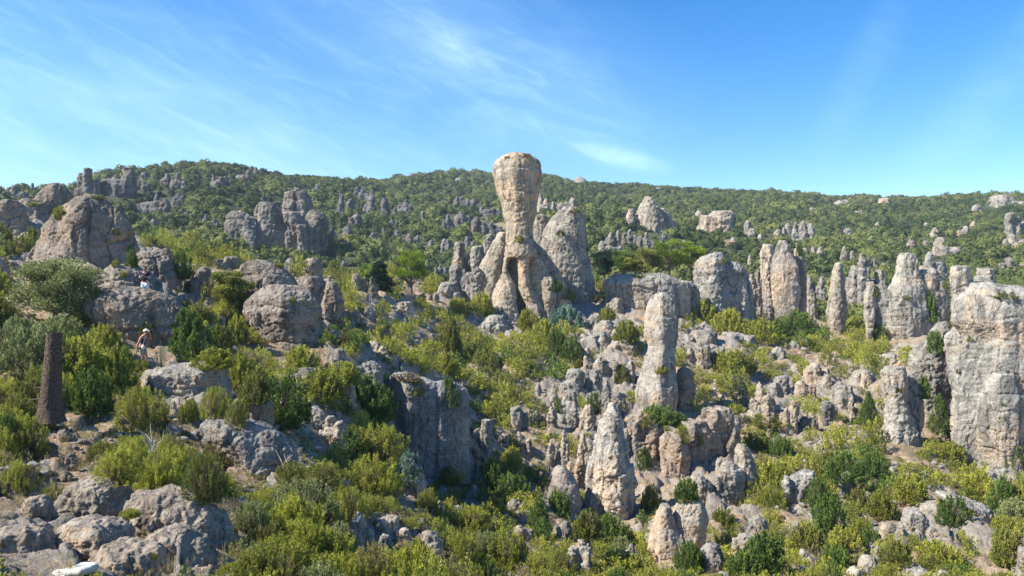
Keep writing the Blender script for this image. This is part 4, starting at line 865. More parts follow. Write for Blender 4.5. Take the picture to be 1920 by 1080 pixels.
# trees -----------------------------------------------------------------
def tree(name, label, px, py, wpx, hpx, mat, d=None, style='round', clumps=16, leafn=260, leaf=.10, wid=.05, trunkfrac=.35, seed=0, lean=.0):
    d = d or hit(px, py); x, y, z = pt(px, py, d); w, h = wpx / F * d, hpx / F * d
    rng = np.random.RandomState(seed + int(px)); C, D, T, it = [], [], [], []
    top = np.array([lean * h, 0, h * .9]); pth = [np.array([0, 0, -.3]), np.array([lean * h * .1 + rng.normal() * .05, 0, h * .3]), np.array([lean * h * .5, rng.normal() * .1, h * .6]), top]
    r0 = .028 * h + .03; it.append((pth, [r0, r0 * .8, r0 * .5, r0 * .15]))
    for k in range(clumps):
        a = k * 2.4 + rng.uniform(-.4, .4); t = (k + .5) / clumps
        if style == 'umbrella':
            zz = h * (trunkfrac + (1 - trunkfrac) * rng.uniform(.15, .95)); q = (zz / h - trunkfrac) / (1 - trunkfrac); rr = w / 2 * math.sqrt(max(.05, 1 - (q * 1.15 - .35) ** 2)) * rng.uniform(.35, .8)
            cs = np.array([.30 * w * .62, .30 * w * .62, .085 * h])
        elif style == 'fir':
            zz = h * (trunkfrac + (1 - trunkfrac) * t * .93); rr = w / 2 * (1.06 - .95 * t) * rng.uniform(.35, .8); cs = np.array([.20 * w * (1.2 - .7 * t), .20 * w * (1.2 - .7 * t), .055 * h])
        else:
            zz = h * (trunkfrac + (1 - trunkfrac) * rng.uniform(.1, .86)); q = (zz / h - trunkfrac) / (1 - trunkfrac); rr = w / 2 * math.sqrt(max(.08, 1 - (q * 1.7 - .8) ** 2)) * rng.uniform(.2, .82)
            cs = np.array([.17 * w, .17 * w, .12 * h])
        c = np.array([math.cos(a) * rr + lean * zz, math.sin(a) * rr, zz])
        zb = max(h * .18, zz - rr * .6 - .1 * h); b = np.array([lean * zb, 0, zb])
        it.append(([b, (b + c) / 2 + np.array([0, 0, -.03 * h]), c], [r0 * .4, r0 * .25, r0 * .1]))
        n = int(leafn * rng.uniform(.7, 1.3)); v = rnd_unit(rng, n) * (rng.rand(n) ** .45)[:, None]
        # ragged sub-tufts
        tf = rnd_unit(rng, 9); near = (v @ tf.T).max(1)[:, None]; v = v * (.72 + .36 * near)
        C.append(c + v * cs); dd = v * [1, 1, .4] + [0, 0, .45] + rng.normal(size=(n, 3)) * .5; D.append(dd / np.linalg.norm(dd, axis=1)[:, None])
        T.append(np.clip(rng.uniform(.3, .7) + v[:, 2] * .15 + rng.normal(size=n) * .1, 0, 1))
    C, D, T = np.concatenate(C), np.concatenate(D), np.concatenate(T)
    V, Fq = leaves(C, D, leaf * rng.uniform(.7, 1.4, len(C)), wid * rng.uniform(.7, 1.3, len(C)), rng)
    e = empty(name, (x, y + w * .2, z)); tag(e, label, 'tree')
    link('crown', mesh_np('crown', V, Fq, False, np.repeat(T, 4)), mat, e); link('trunk', tubes_mesh('trunk', it, 8), M_BARK, e)
    SHRUBS.append((px, py, wpx, hpx, d)); return e
tree('broadleaf_tree', 'pale green small-leaved tree behind the cut tree trunk', 84, 612, 165, 140, M_GY, d=35, clumps=34, leafn=420, leaf=.12, wid=.07, trunkfrac=.15, seed=1)
tree('fir_tree', 'dark green fir beside the bright umbrella pine', 708, 574, 86, 88, M_FIR, d=82, style='fir', clumps=46, leafn=330, leaf=.24, wid=.07, trunkfrac=.06)
tree('umbrella_pine', 'bright yellow-green umbrella pine with a bare dark trunk', 768, 562, 74, 94, M_PINE, d=88, style='umbrella', clumps=30, leafn=420, leaf=.2, wid=.05, trunkfrac=.38)
tree('young_pine', 'smaller bright pine half hidden behind the dark fir', 688, 560, 40, 72, M_PINE, d=90, style='round', clumps=16, leafn=300, leaf=.2, wid=.05, trunkfrac=.3)
tree('broadleaf_tree', 'round mid-green tree above the overhanging dome rock', 428, 572, 84, 66, M_OL, d=45, clumps=26, leafn=380, leaf=.12, wid=.07, trunkfrac=.1, seed=3)
for i, (px, py, w, h, mt, st, d, lb) in enumerate((
 (1258,520,76,72,M_PINE,'umbrella',116,'bright pine standing behind the long ridge ledge, tallest of its row'), (1300,520,56,66,M_PINE,'umbrella',118,'pale bright pine at the end of the row behind the long ridge ledge'),
 (1212,522,60,60,M_OL,'round',116,'olive rounded tree between the pines and the dark oaks'), (1168,520,56,56,M_JU,'round',118,'mid-green oak behind the long ridge ledge next to the olive tree'),
 (1134,530,50,66,M_FIR,'round',114,'darkest oak beside the hump behind the goblet'), (1190,516,40,36,M_YG,'round',110,'low yellow-green tree right behind the long ridge ledge'), (1318,522,36,34,M_YG,'round',112,'low yellow-green tree next to the twin crag'))):
    tree('pine_tree' if st == 'umbrella' else 'oak_tree', lb, px, py, w, h, mt, d=d, style=st, clumps=24, leafn=260, leaf=.26, wid=.11, trunkfrac=.2, seed=i)

# dead branches / grasses: small hand-placed dry twigs
def dead_branch(px, py, d, h, label, seed):
    rng = np.random.RandomState(seed); x, y, z = pt(px, py, d); it = []
    for k in range(6):
        a = rng.uniform(-1, 1); b = np.zeros(3) if k < 2 else it[0][0][1] * rng.uniform(.5, 1)
        e = b + np.array([a * .6, rng.uniform(-.3, .3), rng.uniform(.5, 1)]) * h * rng.uniform(.5, 1); it.append(([b, (b + e) / 2 + rng.normal(size=3) * .06 * h, e], [.02, .013, .005]))
    o = link('dead_branch', tubes_mesh('dead_branch', it, 5), M_DEAD, None, (x, y, z)); tag(o, label, 'branch')
M_DEAD = plain('bleached_wood', (.48, .42, .34), .9, .2, 30)
dead_branch(410, 745, hit(410, 745) - .6, .7, 'forked bleached dead branch standing in shrubs by the ledged slab', 3)
dead_branch(285, 850, hit(285, 870) - 1.0, .8, 'bleached dead branch leaning out of the shrubs behind the boulders', 5)
dead_branch(530, 880, hit(530, 890), .6, 'thin dead twigs at the foot of the grey rock face', 8)

# ------------------------------------------------------------------ auto scatter of shrubs and ground plants
BARE = [(190,1010,280,100,.98),(60,890,110,80,.92),(180,840,120,40,.7),(280,790,160,25,.9),(40,960,80,40,.9),(690,650,70,50,.55),(800,650,40,70,.75),(1120,625,80,55,.6),(1340,628,90,22,.6),(1110,730,110,70,.55),(1500,745,120,60,.55),(1750,990,110,60,.6),(1280,870,120,80,.6),(1060,850,70,70,.7),
        (270,560,120,70,.75),(120,430,150,60,.6),(880,480,60,60,.5),(340,715,70,35,.85),(800,1010,60,30,.5),(1040,1040,60,30,.3),(720,985,60,20,.8),(830,640,30,40,.5),(1640,1010,50,40,.4)]
def bare(px, py):
    v = 0
    for cx, cy, rx, ry, s in BARE:
        q = ((px - cx) / rx) ** 2 + ((py - cy) / ry) ** 2
        if q < 1.2: v = max(v, s)
    return v
def masked(px, py, d, dm=0):
    i, j = int(py // 8), int(px // 8)
    if not (0 <= i < 135 and 0 <= j < 240): return False
    return MASK[i, j] < 1e8 and MASK[i, j] > d - dm
def blocked(px, py):
    i, j = int(py // 8), int(px // 8)
    return 0 <= i < 135 and 0 <= j < 240 and MASK[i, j] < 1e8
cand = []
rg = np.random.RandomState(21)
for _ in range(34000):
    a = rg.uniform(-.74, .74); l = rg.uniform(math.log(9), math.log(150)); r = math.exp(l)
    x, y = math.sin(a) * r, math.cos(a) * r
    z = float(terr(x, y)[0]); px, py = 960 + F * x / y, 540 - F * z / y
    if py > 1220: continue
    inframe = 0 < px < 1920
    if inframe and blocked(px, py): continue
    if rg.rand() < max(bare(px, py), .12): continue
    u = rg.rand(); size = (.75 + 1.3 * u * u + .4 * rg.rand()) * (.66 + .0068 * min(r, 110)) 
    if y > 110: size *= 1.25
    if y < 34: size *= .70
    h = size * rg.uniform(.55, .95)
    if inframe and rg.rand() < .85 and blocked(px, py - h / y * F * .75) : size *= .6; h *= .45
    hp = h / y * F
    if inframe:
        wq = size / y * F * .5; nb = sum(masked(px + a_ * wq, py - b_ * hp, y, 0) for a_, b_ in ((0, .45), (-.7, .3), (.7, .3), (0, .95), (-.4, .75), (.4, .75)))
        if nb >= 2 and rg.rand() < .93: continue
        if px - wq < 440 and px + wq > 110 and py > 770 and py - hp < 806 and py - hp > 700: continue
        if px - wq < 130 and px + wq > 60 and py > 860 and py - hp < 890: continue
    if any((px - s[0]) ** 2 / (s[2] * .36) ** 2 + (py - s[1] + s[3] * .2) ** 2 / (s[3] * .36) ** 2 < 1 for s in SHRUBS[:400]): continue
    # keep sight lines to people and trunk
    wp = size / y * F * .5
    if px + wp > 250 and px - wp < 310 and py - hp < 688 and y < 35 and py > 640: continue
    if px + wp > 250 and px - wp < 300 and py - hp < 556 and 36 < y < 42: continue
    if px + wp > 380 and px - wp < 570 and py - hp < 880 and 790 < py < 930: continue
    if 70 < px < 130 and 765 < py < 900 and py - hp < 760: continue
    cand.append((x, y, z, px, py, size, h, hp))
# thin out: no two closer than their radii
cand2 = []; grid = {}
for c in cand:
    k = (int(c[3] // 40), int(c[4] // 40)); ok = True
    for di in (-1, 0, 1):
        for dj in (-1, 0, 1):
            for q in grid.get((k[0] + di, k[1] + dj), ()):
                if math.hypot(c[0] - q[0], c[1] - q[1]) < (c[5] + q[5]) * .235: ok = False; break
            if not ok: break
        if not ok: break
    if ok: cand2.append(c); grid.setdefault(k, []).append(c)
vis = [c for c in cand2 if -20 < c[3] < 1940 and c[4] < 1140]
vis.sort(key=lambda c: -c[7] * c[5] / c[1]); NIND = 300 - len(SHRUBS) + 12
big = vis[:NIND]; bigset = set(id(c) for c in big)
rest = [c for c in cand2 if id(c) not in bigset]
def pick(px, py, y, rng):
    u = rng.rand()
    left = px < 900 and y < 40
    if u < (.50 if left else .46): colr = 'yg'
    elif u < .72: colr = 'ol'
    elif u < .82: colr = 'ju'
    elif u < .90: colr = 'gy'
    else: colr = 'dry'
    sh = 'twiggy' if colr == 'dry' else ('fine' if rng.rand() < .5 else 'fineup') if y < 30 else ['mound', 'mound', 'upright', 'low'][rng.randint(4)]
    return sh, colr
for x, y, z, px, py, s, h, hp in big:
    sh, colr = pick(px, py, y, rg)
    shrub(x, y, z - .06, s, h * 1.08, sh, colr, None, px, py - hp / 2, rng=rg)
# the rest: one object of scrub per foliage kind, built of the same plumes with fewer leaves
def lowproto(seed, **kw):
    rng = np.random.RandomState(seed); V, Fq, T, _ = shrub_arrays(rng, **kw); return V, Fq, T
LOW = [lowproto(50 + i, shape=s, plumes=48, per=20, leaf=.15, wid=.07, loose=.10) for i, s in enumerate(('mound', 'mound', 'upright', 'low', 'mound'))]
MED = [lowproto(60 + i, shape=s, plumes=70, per=30, leaf=.095, wid=.042, loose=.08) for i, s in enumerate(('mound', 'upright', 'mound'))]
TINY = [lowproto(70 + i, shape=s, plumes=14, per=8, leaf=.26, wid=.09, loose=.14) for i, s in enumerate(('mound', 'low', 'upright'))]
TUFT = [lowproto(80 + i, shape='upright', plumes=16, per=7, leaf=.5, wid=.035, loose=.10) for i in range(3)]
def scatter_mesh(name, items, protos, mat, label, spread=.28, snap=None):
    Vs, Fs, Ts, off = [], [], [], 0
    for x, y, z, w, h, k, t in items:
        V, Fq, T = protos[k % len(protos)]; a = rg.uniform(0, 6.28); c, s = math.cos(a), math.sin(a)
        W = V.copy(); W[:, 0], W[:, 1] = (V[:, 0] * c - V[:, 1] * s) * w / 2, (V[:, 0] * s + V[:, 1] * c) * w / 2; W[:, 2] = V[:, 2] * h / 1.3
        Vs.append(W + [x, y, z]); Fs.append(Fq + off); off += len(V); Ts.append(np.clip(T + t, 0, 1))
    o = link(name, mesh_np(name, np.concatenate(Vs), np.concatenate(Fs), False, np.concatenate(Ts)), mat)
    return tag(o, label, kind='stuff')
groups = {'yg': [], 'ol': [], 'ju': []}; gnear = {'yg': [], 'ol': [], 'ju': []}
for i, (x, y, z, px, py, s, h, hp) in enumerate(rest):
    if not -90 < px < 2010 or py > 1160: continue
    sh, colr = pick(px, py, y, rg); G_ = gnear if y < 27 else groups; G_.get(colr, G_['yg']).append((x, y, z - .05, s, h, rg.randint(9), rg.uniform(-.2, .2)))
scatter_mesh('scrub', groups['yg'], LOW, M_YG, 'low yellow-green scrub filling the slopes between the shrubs')
scatter_mesh('scrub', groups['ol'], LOW, M_OL, 'low olive scrub filling the slopes between the shrubs')
scatter_mesh('scrub', groups['ju'], LOW, M_JU, 'low dark green scrub filling the slopes between the shrubs')
for k_, m_, w_ in (('yg', M_YG, 'yellow-green'), ('ol', M_OL, 'olive'), ('ju', M_JU, 'dark green')): scatter_mesh('undergrowth', gnear[k_], MED, m_, f'{w_} undergrowth on the near slope')
print('near stuff', {k: len(v) for k, v in gnear.items()}, {k: len(v) for k, v in groups.items()})
tiny, tuft, peb = [], [], []
for _ in range(42000):
    a = rg.uniform(-.74, .74); r = math.exp(rg.uniform(math.log(8), math.log(150))); x, y = math.sin(a) * r, math.cos(a) * r
    tiny.append((x, y, r))
tx = np.array(tiny); tz = terr(tx[:, 0], tx[:, 1]); tiny = []
for (x, y, r), z in zip(tx, tz):
    px, py = 960 + F * x / y, 540 - F * z / y
    b = bare(px, py)
    if 0 < px < 1920 and blocked(px, py) and rg.rand() < .93: continue
    if py > 1200: continue
    u = rg.rand()
    if px < 420 and py > 890 and (u > .5 or u < .36): continue
    if u < .36: peb.append((x, y, z, r))
    elif u < .45 + .2 * b: tuft.append((x, y, z - .02, .25 + .003 * r, rg.uniform(.15, .32) * (1 + r * .008), rg.randint(3), rg.uniform(-.2, .2)))
    elif rg.rand() > b * .9: tiny.append((x, y, z - .03, rg.uniform(.3, .6) * (.8 + r * .009), rg.uniform(.18, .4) * (.8 + r * .008), rg.randint(3), rg.uniform(-.2, .2)))
scatter_mesh('ground_cover', tiny, TINY, M_OL, 'small green plants scattered over the stony ground')
scatter_mesh('dry_grass', tuft, TUFT, M_GRASS, 'dry straw-coloured grass tufts on the soil')
# stones: ragged little lumps
def stone_proto(seed):
    rng = np.random.RandomState(seed); import bmesh
    bm = bmesh.new(); bmesh.ops.create_icosphere(bm, subdivisions=2, radius=1); V = np.array([v.co[:] for v in bm.verts]); Fc = np.array([[v.index for v in f.verts] for f in bm.faces]); bm.free()
    pl = rnd_unit(rng, 9)
    for n in pl:
        dd = V @ n; k = rng.uniform(.45, .8); V -= np.clip(dd - k, 0, None)[:, None] * n
    return V * [1, .8, .6], Fc, np.zeros(len(V))
ST = [stone_proto(i) for i in range(6)]
Vs, Fs, off = [], [], 0
for x, y, z, r in peb:
    V, Fq, T = ST[rg.randint(6)]; w = (.05 + .16 * rg.rand() ** 2.5) * (.7 + r * .018); a = rg.uniform(0, 6.28); c, s = math.cos(a), math.sin(a)
    W = np.c_[V[:, 0] * c - V[:, 1] * s, V[:, 0] * s + V[:, 1] * c, V[:, 2]] * w
    Vs.append(W + [x, y, z + w * .2]); Fs.append(Fq + off); off += len(V)
tag(link('rubble', mesh_np('rubble', np.concatenate(Vs), np.concatenate(Fs), False), M_ROCK), 'loose stones and rubble strewn over the slopes', kind='stuff')

# ------------------------------------------------------------------ the wood on the hillside
def crown_proto(seed, n=64):
    rng = np.random.RandomState(seed); v = rnd_unit(rng, n); v[:, 2] = np.abs(v[:, 2]) * 1.0 - .12
    lob = rnd_unit(rng, 4); r = .8 + .3 * np.clip((v @ lob.T).max(1), 0, 1) ** 2 + rng.uniform(-.1, .1, n)
    C = v * r[:, None] * [1, 1, .8]; nn = v + rng.normal(size=(n, 3)) * .45; nn /= np.linalg.norm(nn, axis=1)[:, None]
    t1 = np.cross(nn, rnd_unit(rng, n)); t1 /= np.linalg.norm(t1, axis=1)[:, None]; t2 = np.cross(nn, t1); s1 = rng.uniform(.10, .19, n)[:, None]; s2 = rng.uniform(.08, .15, n)[:, None]
    V = np.stack([C - t1 * s1, C - t2 * s2, C + t1 * s1, C + t2 * s2], 1).reshape(-1, 3); Fq = np.arange(4 * n).reshape(n, 4)
    th = np.arange(6) / 6 * 2 * math.pi; core = np.concatenate([np.c_[np.cos(th) * .76, np.sin(th) * .76, 0 * th - .3], np.c_[np.cos(th) * .70, np.sin(th) * .70, 0 * th + .25], [[0, 0, .68]] * 6])
    V = V.astype(np.float32); o = len(V); FF = [(o + i, o + (i + 1) % 6, o + 6 + (i + 1) % 6, o + 6 + i) for i in range(6)] + [(o + 6 + i, o + 6 + (i + 1) % 6, o + 12 + (i + 1) % 6, o + 12 + i) for i in range(6)]
    return np.concatenate([V, core]), np.concatenate([Fq, np.array(FF)]), np.concatenate([np.repeat(np.clip(.5 + v[:, 2] * .12 + rng.normal(size=n) * .12, 0, 1), 4), np.full(18, .42)])
CR = [crown_proto(i) for i in range(6)]
N = 72000; prm = rg.rand(N)
a = rg.uniform(-.78, .78, N); r = np.sqrt(rg.uniform(140. ** 2, 660. ** 2, N)); x, y = np.sin(a) * r, np.cos(a) * r; z = terr(x, y)
keep = rg.rand(N) < np.clip(1.5 * (250 / r) ** .9, .55, 1)
dn = fbm(np.c_[x / 30, y / 30, 0 * x], 3); keep &= (rg.rand(N) < .85 + dn * .55)
pxx, pyy = 960 + F * x / y, 540 - F * z / y
cr = np.interp(pxx, *zip(*CRD)); keep &= (r < cr * 1.18)
def m_ok(i):
    p, q = pxx[i], pyy[i] - 2
    if 0 < p < 1920 and 0 < q < 1080:
        m = MASK[int(q // 8), int(p // 8)]
        if m < 1e8: return (y[i] < m - 1.5 and prm[i] < .45) if m > 140 else True
    return True
idx = [i for i in np.nonzero(keep)[0] if m_ok(i)]
Vs, Fs, Ts, off = [], [], [], 0
tn = fbm(np.c_[x / 45 + 9, y / 45, 0 * x], 3)
for i in idx:
    V, Fq, T = CR[rg.randint(6)]; w = (rg.uniform(.55, 1.45) + 1.5 * rg.rand() ** 5) * (1 + .0009 * r[i]) * (1 + .45 * tn[i]); an = rg.uniform(0, 6.28); c, s = math.cos(an), math.sin(an)
    W = np.c_[V[:, 0] * c - V[:, 1] * s, V[:, 0] * s + V[:, 1] * c, V[:, 2] * rg.uniform(.85, 1.3)] * w
    Vs.append((W + [x[i], y[i], z[i] + w * .15]).astype(np.float32)); Fs.append((Fq + off).astype(np.int32)); off += len(V)
    Ts.append(np.clip(T + tn[i] * .5 + rg.uniform(-.28, .28), 0, 1).astype(np.float32))
print('hill crowns', len(idx))
tag(link('woodland', mesh_np('woodland', np.concatenate(Vs), np.concatenate(Fs), False, np.concatenate(Ts)), M_HILL), 'dense low evergreen wood covering the far hillside', kind='stuff')
# ------------------------------------------------------------------ cut tree trunk and stump
def cut_trunk():
    d = 22.5; xb, yb, zb = pt(95, 775, d); h = 150 / F * d
    n, m = 48, 60; V, Fc = [], []
    top = np.array([7 / F * d, 0, h]); 
    for i in range(m):
        t = i / (m - 1); c = np.array([(-2 + 9 * t) / F * d, 0, -.25 + (h + .25) * t]); rad = (19.0 - 6.0 * min(1, t * 1.15)) / F * d + (.16 + .05 * math.sin(0)) * math.exp(-t * 11)
        for k in range(n):
            g = k / n * 2 * math.pi; V.append((c[0] + math.cos(g) * rad, math.sin(g) * rad, c[2] + (.02 * math.cos(g + .5) if i == m - 1 else 0)))
    for i in range(m - 1):
        for k in range(n): Fc.append((i * n + k, i * n + (k + 1) % n, (i + 1) * n + (k + 1) % n, (i + 1) * n + k))
    V = np.array(V); ang = np.arctan2(V[:, 1], V[:, 0] - np.repeat(V.reshape(m, n, 3)[:, :, 0].mean(1), n)); 
    Pn = np.c_[np.cos(ang) * 4.2, np.sin(ang) * 4.2, V[:, 2] * 2.2]
    disp = (ridged(Pn, 3) - .5) * .016 + fbm(Pn * 2.4 + 4, 3) * .007
    V[:, 0] += np.cos(ang) * disp; V[:, 1] += np.sin(ang) * disp
    e = empty('cut_tree_trunk', (xb, yb, zb)); tag(e, 'tall dark sawn-off tree trunk standing among the shrubs', 'tree trunk')
    link('bark', mesh_np('bark', V, np.array(Fc), False), M_PBARK, e)
    # sawn face
    last = V[(m - 1) * n:]; c = last.mean(0); CV = np.concatenate([c + (last - c) * s + [0, 0, .004] for s in (.97, .6, .25)] + [[c + [0, 0, .006]] * n])
    CF = [(i * n + k, i * n + (k + 1) % n, (i + 1) * n + (k + 1) % n, (i + 1) * n + k) for i in range(3) for k in range(n)]
    link('sawn_top', mesh_np('sawn_top', CV, np.array(CF), False), M_CUT, e)
    # broken branch stubs
    it = [([(-.2, -.1, .75), (-.42, -.2, .80)], [.03, .012]), ([(-.22, -.05, .45), (-.5, -.15, .42), (-.58, -.2, .3)], [.022, .015, .008])]
    link('broken_branch', tubes_mesh('broken_branch', it, 6), M_BARK, e)
def bark_mat():
    m = NT('pine_bark'); tc = m.n('ShaderNodeTexCoord'); v = m.scaled(tc.outputs['Object'], (9, 9, 3.5))
    vo = m.n('ShaderNodeTexVoronoi'); vo.feature = 'DISTANCE_TO_EDGE'; m.l(v, vo.inputs['Vector']); vo.inputs['Scale'].default_value = 2.3
    n = m.noise(tc.outputs['Object'], 18, 5, .7); f = m.ramp(vo.outputs['Distance'], 0, .18)
    c = m.mix(f, (.07, .048, .036), m.mix(m.ramp(n, .35, .7), (.17, .125, .10), (.29, .23, .19)) if False else (.15, .105, .08)); c = m.mix(m.math('MULTIPLY', m.ramp(n, .45, .7), .5), c, (.21, .155, .125))
    m.l(c, m.b.inputs['Base Color']); m.b.inputs['Roughness'].default_value = .95
    bp = m.n('ShaderNodeBump'); bp.inputs['Strength'].default_value = .9; bp.inputs['Distance'].default_value = .03; m.l(m.math('ADD', f, m.math('MULTIPLY', n, .5)), bp.inputs['Height']); m.l(bp.outputs[0], m.b.inputs['Normal'])
    return m.m
M_PBARK = bark_mat()
_c = NT('sawn_wood'); _tc = _c.n('ShaderNodeTexCoord'); _wv = _c.n('ShaderNodeTexWave'); _wv.wave_type = 'RINGS'; _wv.rings_direction = 'Z'; _c.l(_tc.outputs['Object'], _wv.inputs['Vector']); _wv.inputs['Scale'].default_value = 9; _wv.inputs['Distortion'].default_value = 1.5
_c.l(_c.mix(_wv.outputs['Fac'], (.62, .36, .17), (.76, .50, .27)), _c.b.inputs['Base Color']); M_CUT = _c.m
cut_trunk()
def stump():
    d = hit(1217, 948); x, y, z = pt(1217, 940, d); r = 6.2 / F * d
    n = 28; th = np.arange(n) / n * 2 * math.pi; V = []; 
    for t, s in ((-.35, 1.25), (-.1, 1.08), (0, 1)):
        V += [(math.cos(a) * r * s * (1 + .04 * math.sin(3 * a)), math.sin(a) * r * s, t) for a in th]
    Fc = [(i * n + k, i * n + (k + 1) % n, (i + 1) * n + (k + 1) % n, (i + 1) * n + k) for i in range(2) for k in range(n)]
    e = empty('tree_stump', (x, y - .3, z)); e.rotation_euler = (R(38), 0, R(8)); tag(e, 'small freshly sawn orange stump beside the stepped pinnacle', 'stump')
    link('bark', mesh_np('bark', np.array(V), np.array(Fc), True), M_PBARK, e)
    CV = np.concatenate([np.c_[np.cos(th) * r * .93, np.sin(th) * r * .93, 0 * th + .006], np.c_[np.cos(th) * .01, np.sin(th) * .01, 0 * th + .008]]); CF = [(k, (k + 1) % n, n + (k + 1) % n, n + k) for k in range(n)]
    link('sawn_top', mesh_np('sawn_top', CV, np.array(CF), False), M_CUT, e)
stump()

# ------------------------------------------------------------------ people
def skin_mesh(name, pts, edges, radii, root=0, sub=2):
    me = bpy.data.meshes.new(name); me.from_pydata([tuple(p) for p in pts], edges, []); me.update()
    o = link(name, me); sk = o.modifiers.new('s', 'SKIN'); sk.use_smooth_shade = True
    for i, v in enumerate(me.skin_vertices[0].data):
        r = radii[i]; v.radius = (r, r) if not isinstance(r, tuple) else r; v.use_root = (i == root)
    sb = o.modifiers.new('b', 'SUBSURF'); sb.levels = sub; sb.render_levels = sub
    ev = o.evaluated_get(bpy.context.evaluated_depsgraph_get()); new = bpy.data.meshes.new_from_object(ev)
    bpy.data.objects.remove(o); bpy.data.meshes.remove(me); new.name = name; return new
class Fig:
    def __init__(s): s.p, s.e, s.r = [], [], []
    def add(s, co, r, par=None):
        s.p.append(tuple(co)); s.r.append(r); i = len(s.p) - 1
        if par is not None: s.e.append((par, i))
        return i
    def chain(s, par, L):
        for co, r in L: par = s.add(co, r, par)
        return par
    def mesh(s, name, sub=2): return skin_mesh(name, s.p, s.e, s.r, 0, sub)
def hand(f, wrist_i, w, d, palmn, curl=.5, side=1):
    """palm and five separate fingers from wrist position w toward d; palmn: palm normal"""
    w, d, nrm = Vector(w), Vector(d).normalized(), Vector(palmn).normalized(); sd = d.cross(nrm).normalized() * side
    m = f.add(w + d * .045, (.030), wrist_i); 
    for k, (off, L) in enumerate(((-.027, .065), (-.009, .078), (.010, .083), (.027, .074))):
        b = f.add(w + d * .088 + sd * off, .0105, m); p = w + d * .088 + sd * off; dd = d.copy()
        for q in range(2):
            dd = (dd + nrm * curl * .8).normalized(); p = p + dd * L * .5; b = f.add(p, .0085 - .001 * q, b)
    t = f.add(w + d * .04 + sd * -.036 + nrm * .01, .012, m); f.add(w + d * .075 + sd * -.052 + nrm * .03, .0095, t)
def mat_plain(n, c, r=.8, v=.08): return plain(n, c, r, v, 12)
M_SKIN = mat_plain('tanned_skin', (.42, .21, .13), .55); M_NAVY = mat_plain('navy_cloth', (.018, .024, .06), .85, .3); M_WHT = mat_plain('white_cloth', (.78, .78, .78), .85); M_CREAM = mat_plain('cream_cloth', (.80, .74, .62), .85)
M_HAIR = mat_plain('dark_hair', (.03, .02, .015), .6, .4); M_GHAIR = mat_plain('grey_hair', (.35, .33, .31), .6, .3); M_KHAKI = mat_plain('khaki_cloth', (.30, .30, .23), .85, .15); M_BLK = mat_plain('black_plastic', (.015, .015, .017), .35); M_SHOE = mat_plain('shoe_leather', (.25, .2, .16), .7); M_SILV = mat_plain('camera_body', (.45, .45, .46), .3)
def ico(name, loc, sc, mat, par, cut=None, sub=3):
    import bmesh
    bm = bmesh.new(); bmesh.ops.create_icosphere(bm, subdivisions=sub, radius=1)
    if cut:
        for v in list(bm.verts):
            if cut(v.co): bm.verts.remove(v)
    for v in bm.verts: v.co = Vector((v.co[0] * sc[0] + loc[0], v.co[1] * sc[1] + loc[1], v.co[2] * sc[2] + loc[2]))
    me = bpy.data.meshes.new(name); bm.to_mesh(me); bm.free()
    for p in me.polygons: p.use_smooth = True
    return link(name, me, mat, par)
def head(f, neck, c, fwd):
    """skull, jaw, nose and ears grown from the neck; c centre of head; fwd: facing"""
    c, fwd = Vector(c), Vector(fwd).normalized(); s = fwd.cross(Vector((0, 0, 1))).normalized()
    j = f.add(c + fwd * .02 - Vector((0, 0, .075)), .062, neck); k = f.add(c + Vector((0, 0, .0)), .082, j); f.add(c - fwd * .012 + Vector((0, 0, .06)), .068, k)
    return c, fwd, s
def face_bits(e, c, fwd, s, glasses=False):
    mouth = c + fwd * .098 - Vector((0, 0, .060)); nose = c + fwd * .103 - Vector((0, 0, .022))
    ico('nose', nose, (.014, .020, .022), M_SKIN, e, sub=2); ico('mouth', mouth, (.022, .01, .006), M_LIP, e, sub=2)
    for q in (-1, 1):
        ico('ear', c + s * .084 * q - Vector((0, 0, .012)), (.012, .018, .03), M_SKIN, e, sub=2)
        if not glasses: ico('eye', c + fwd * .088 + s * .031 * q + Vector((0, 0, .006)), (.011, .011, .008), M_BLK, e, sub=2)
        else: ico('sunglasses', c + fwd * .094 + s * .032 * q + Vector((0, 0, .008)), (.028, .014, .018), M_BLK, e, sub=2)
M_LIP = mat_plain('lips', (.35, .12, .09), .6)
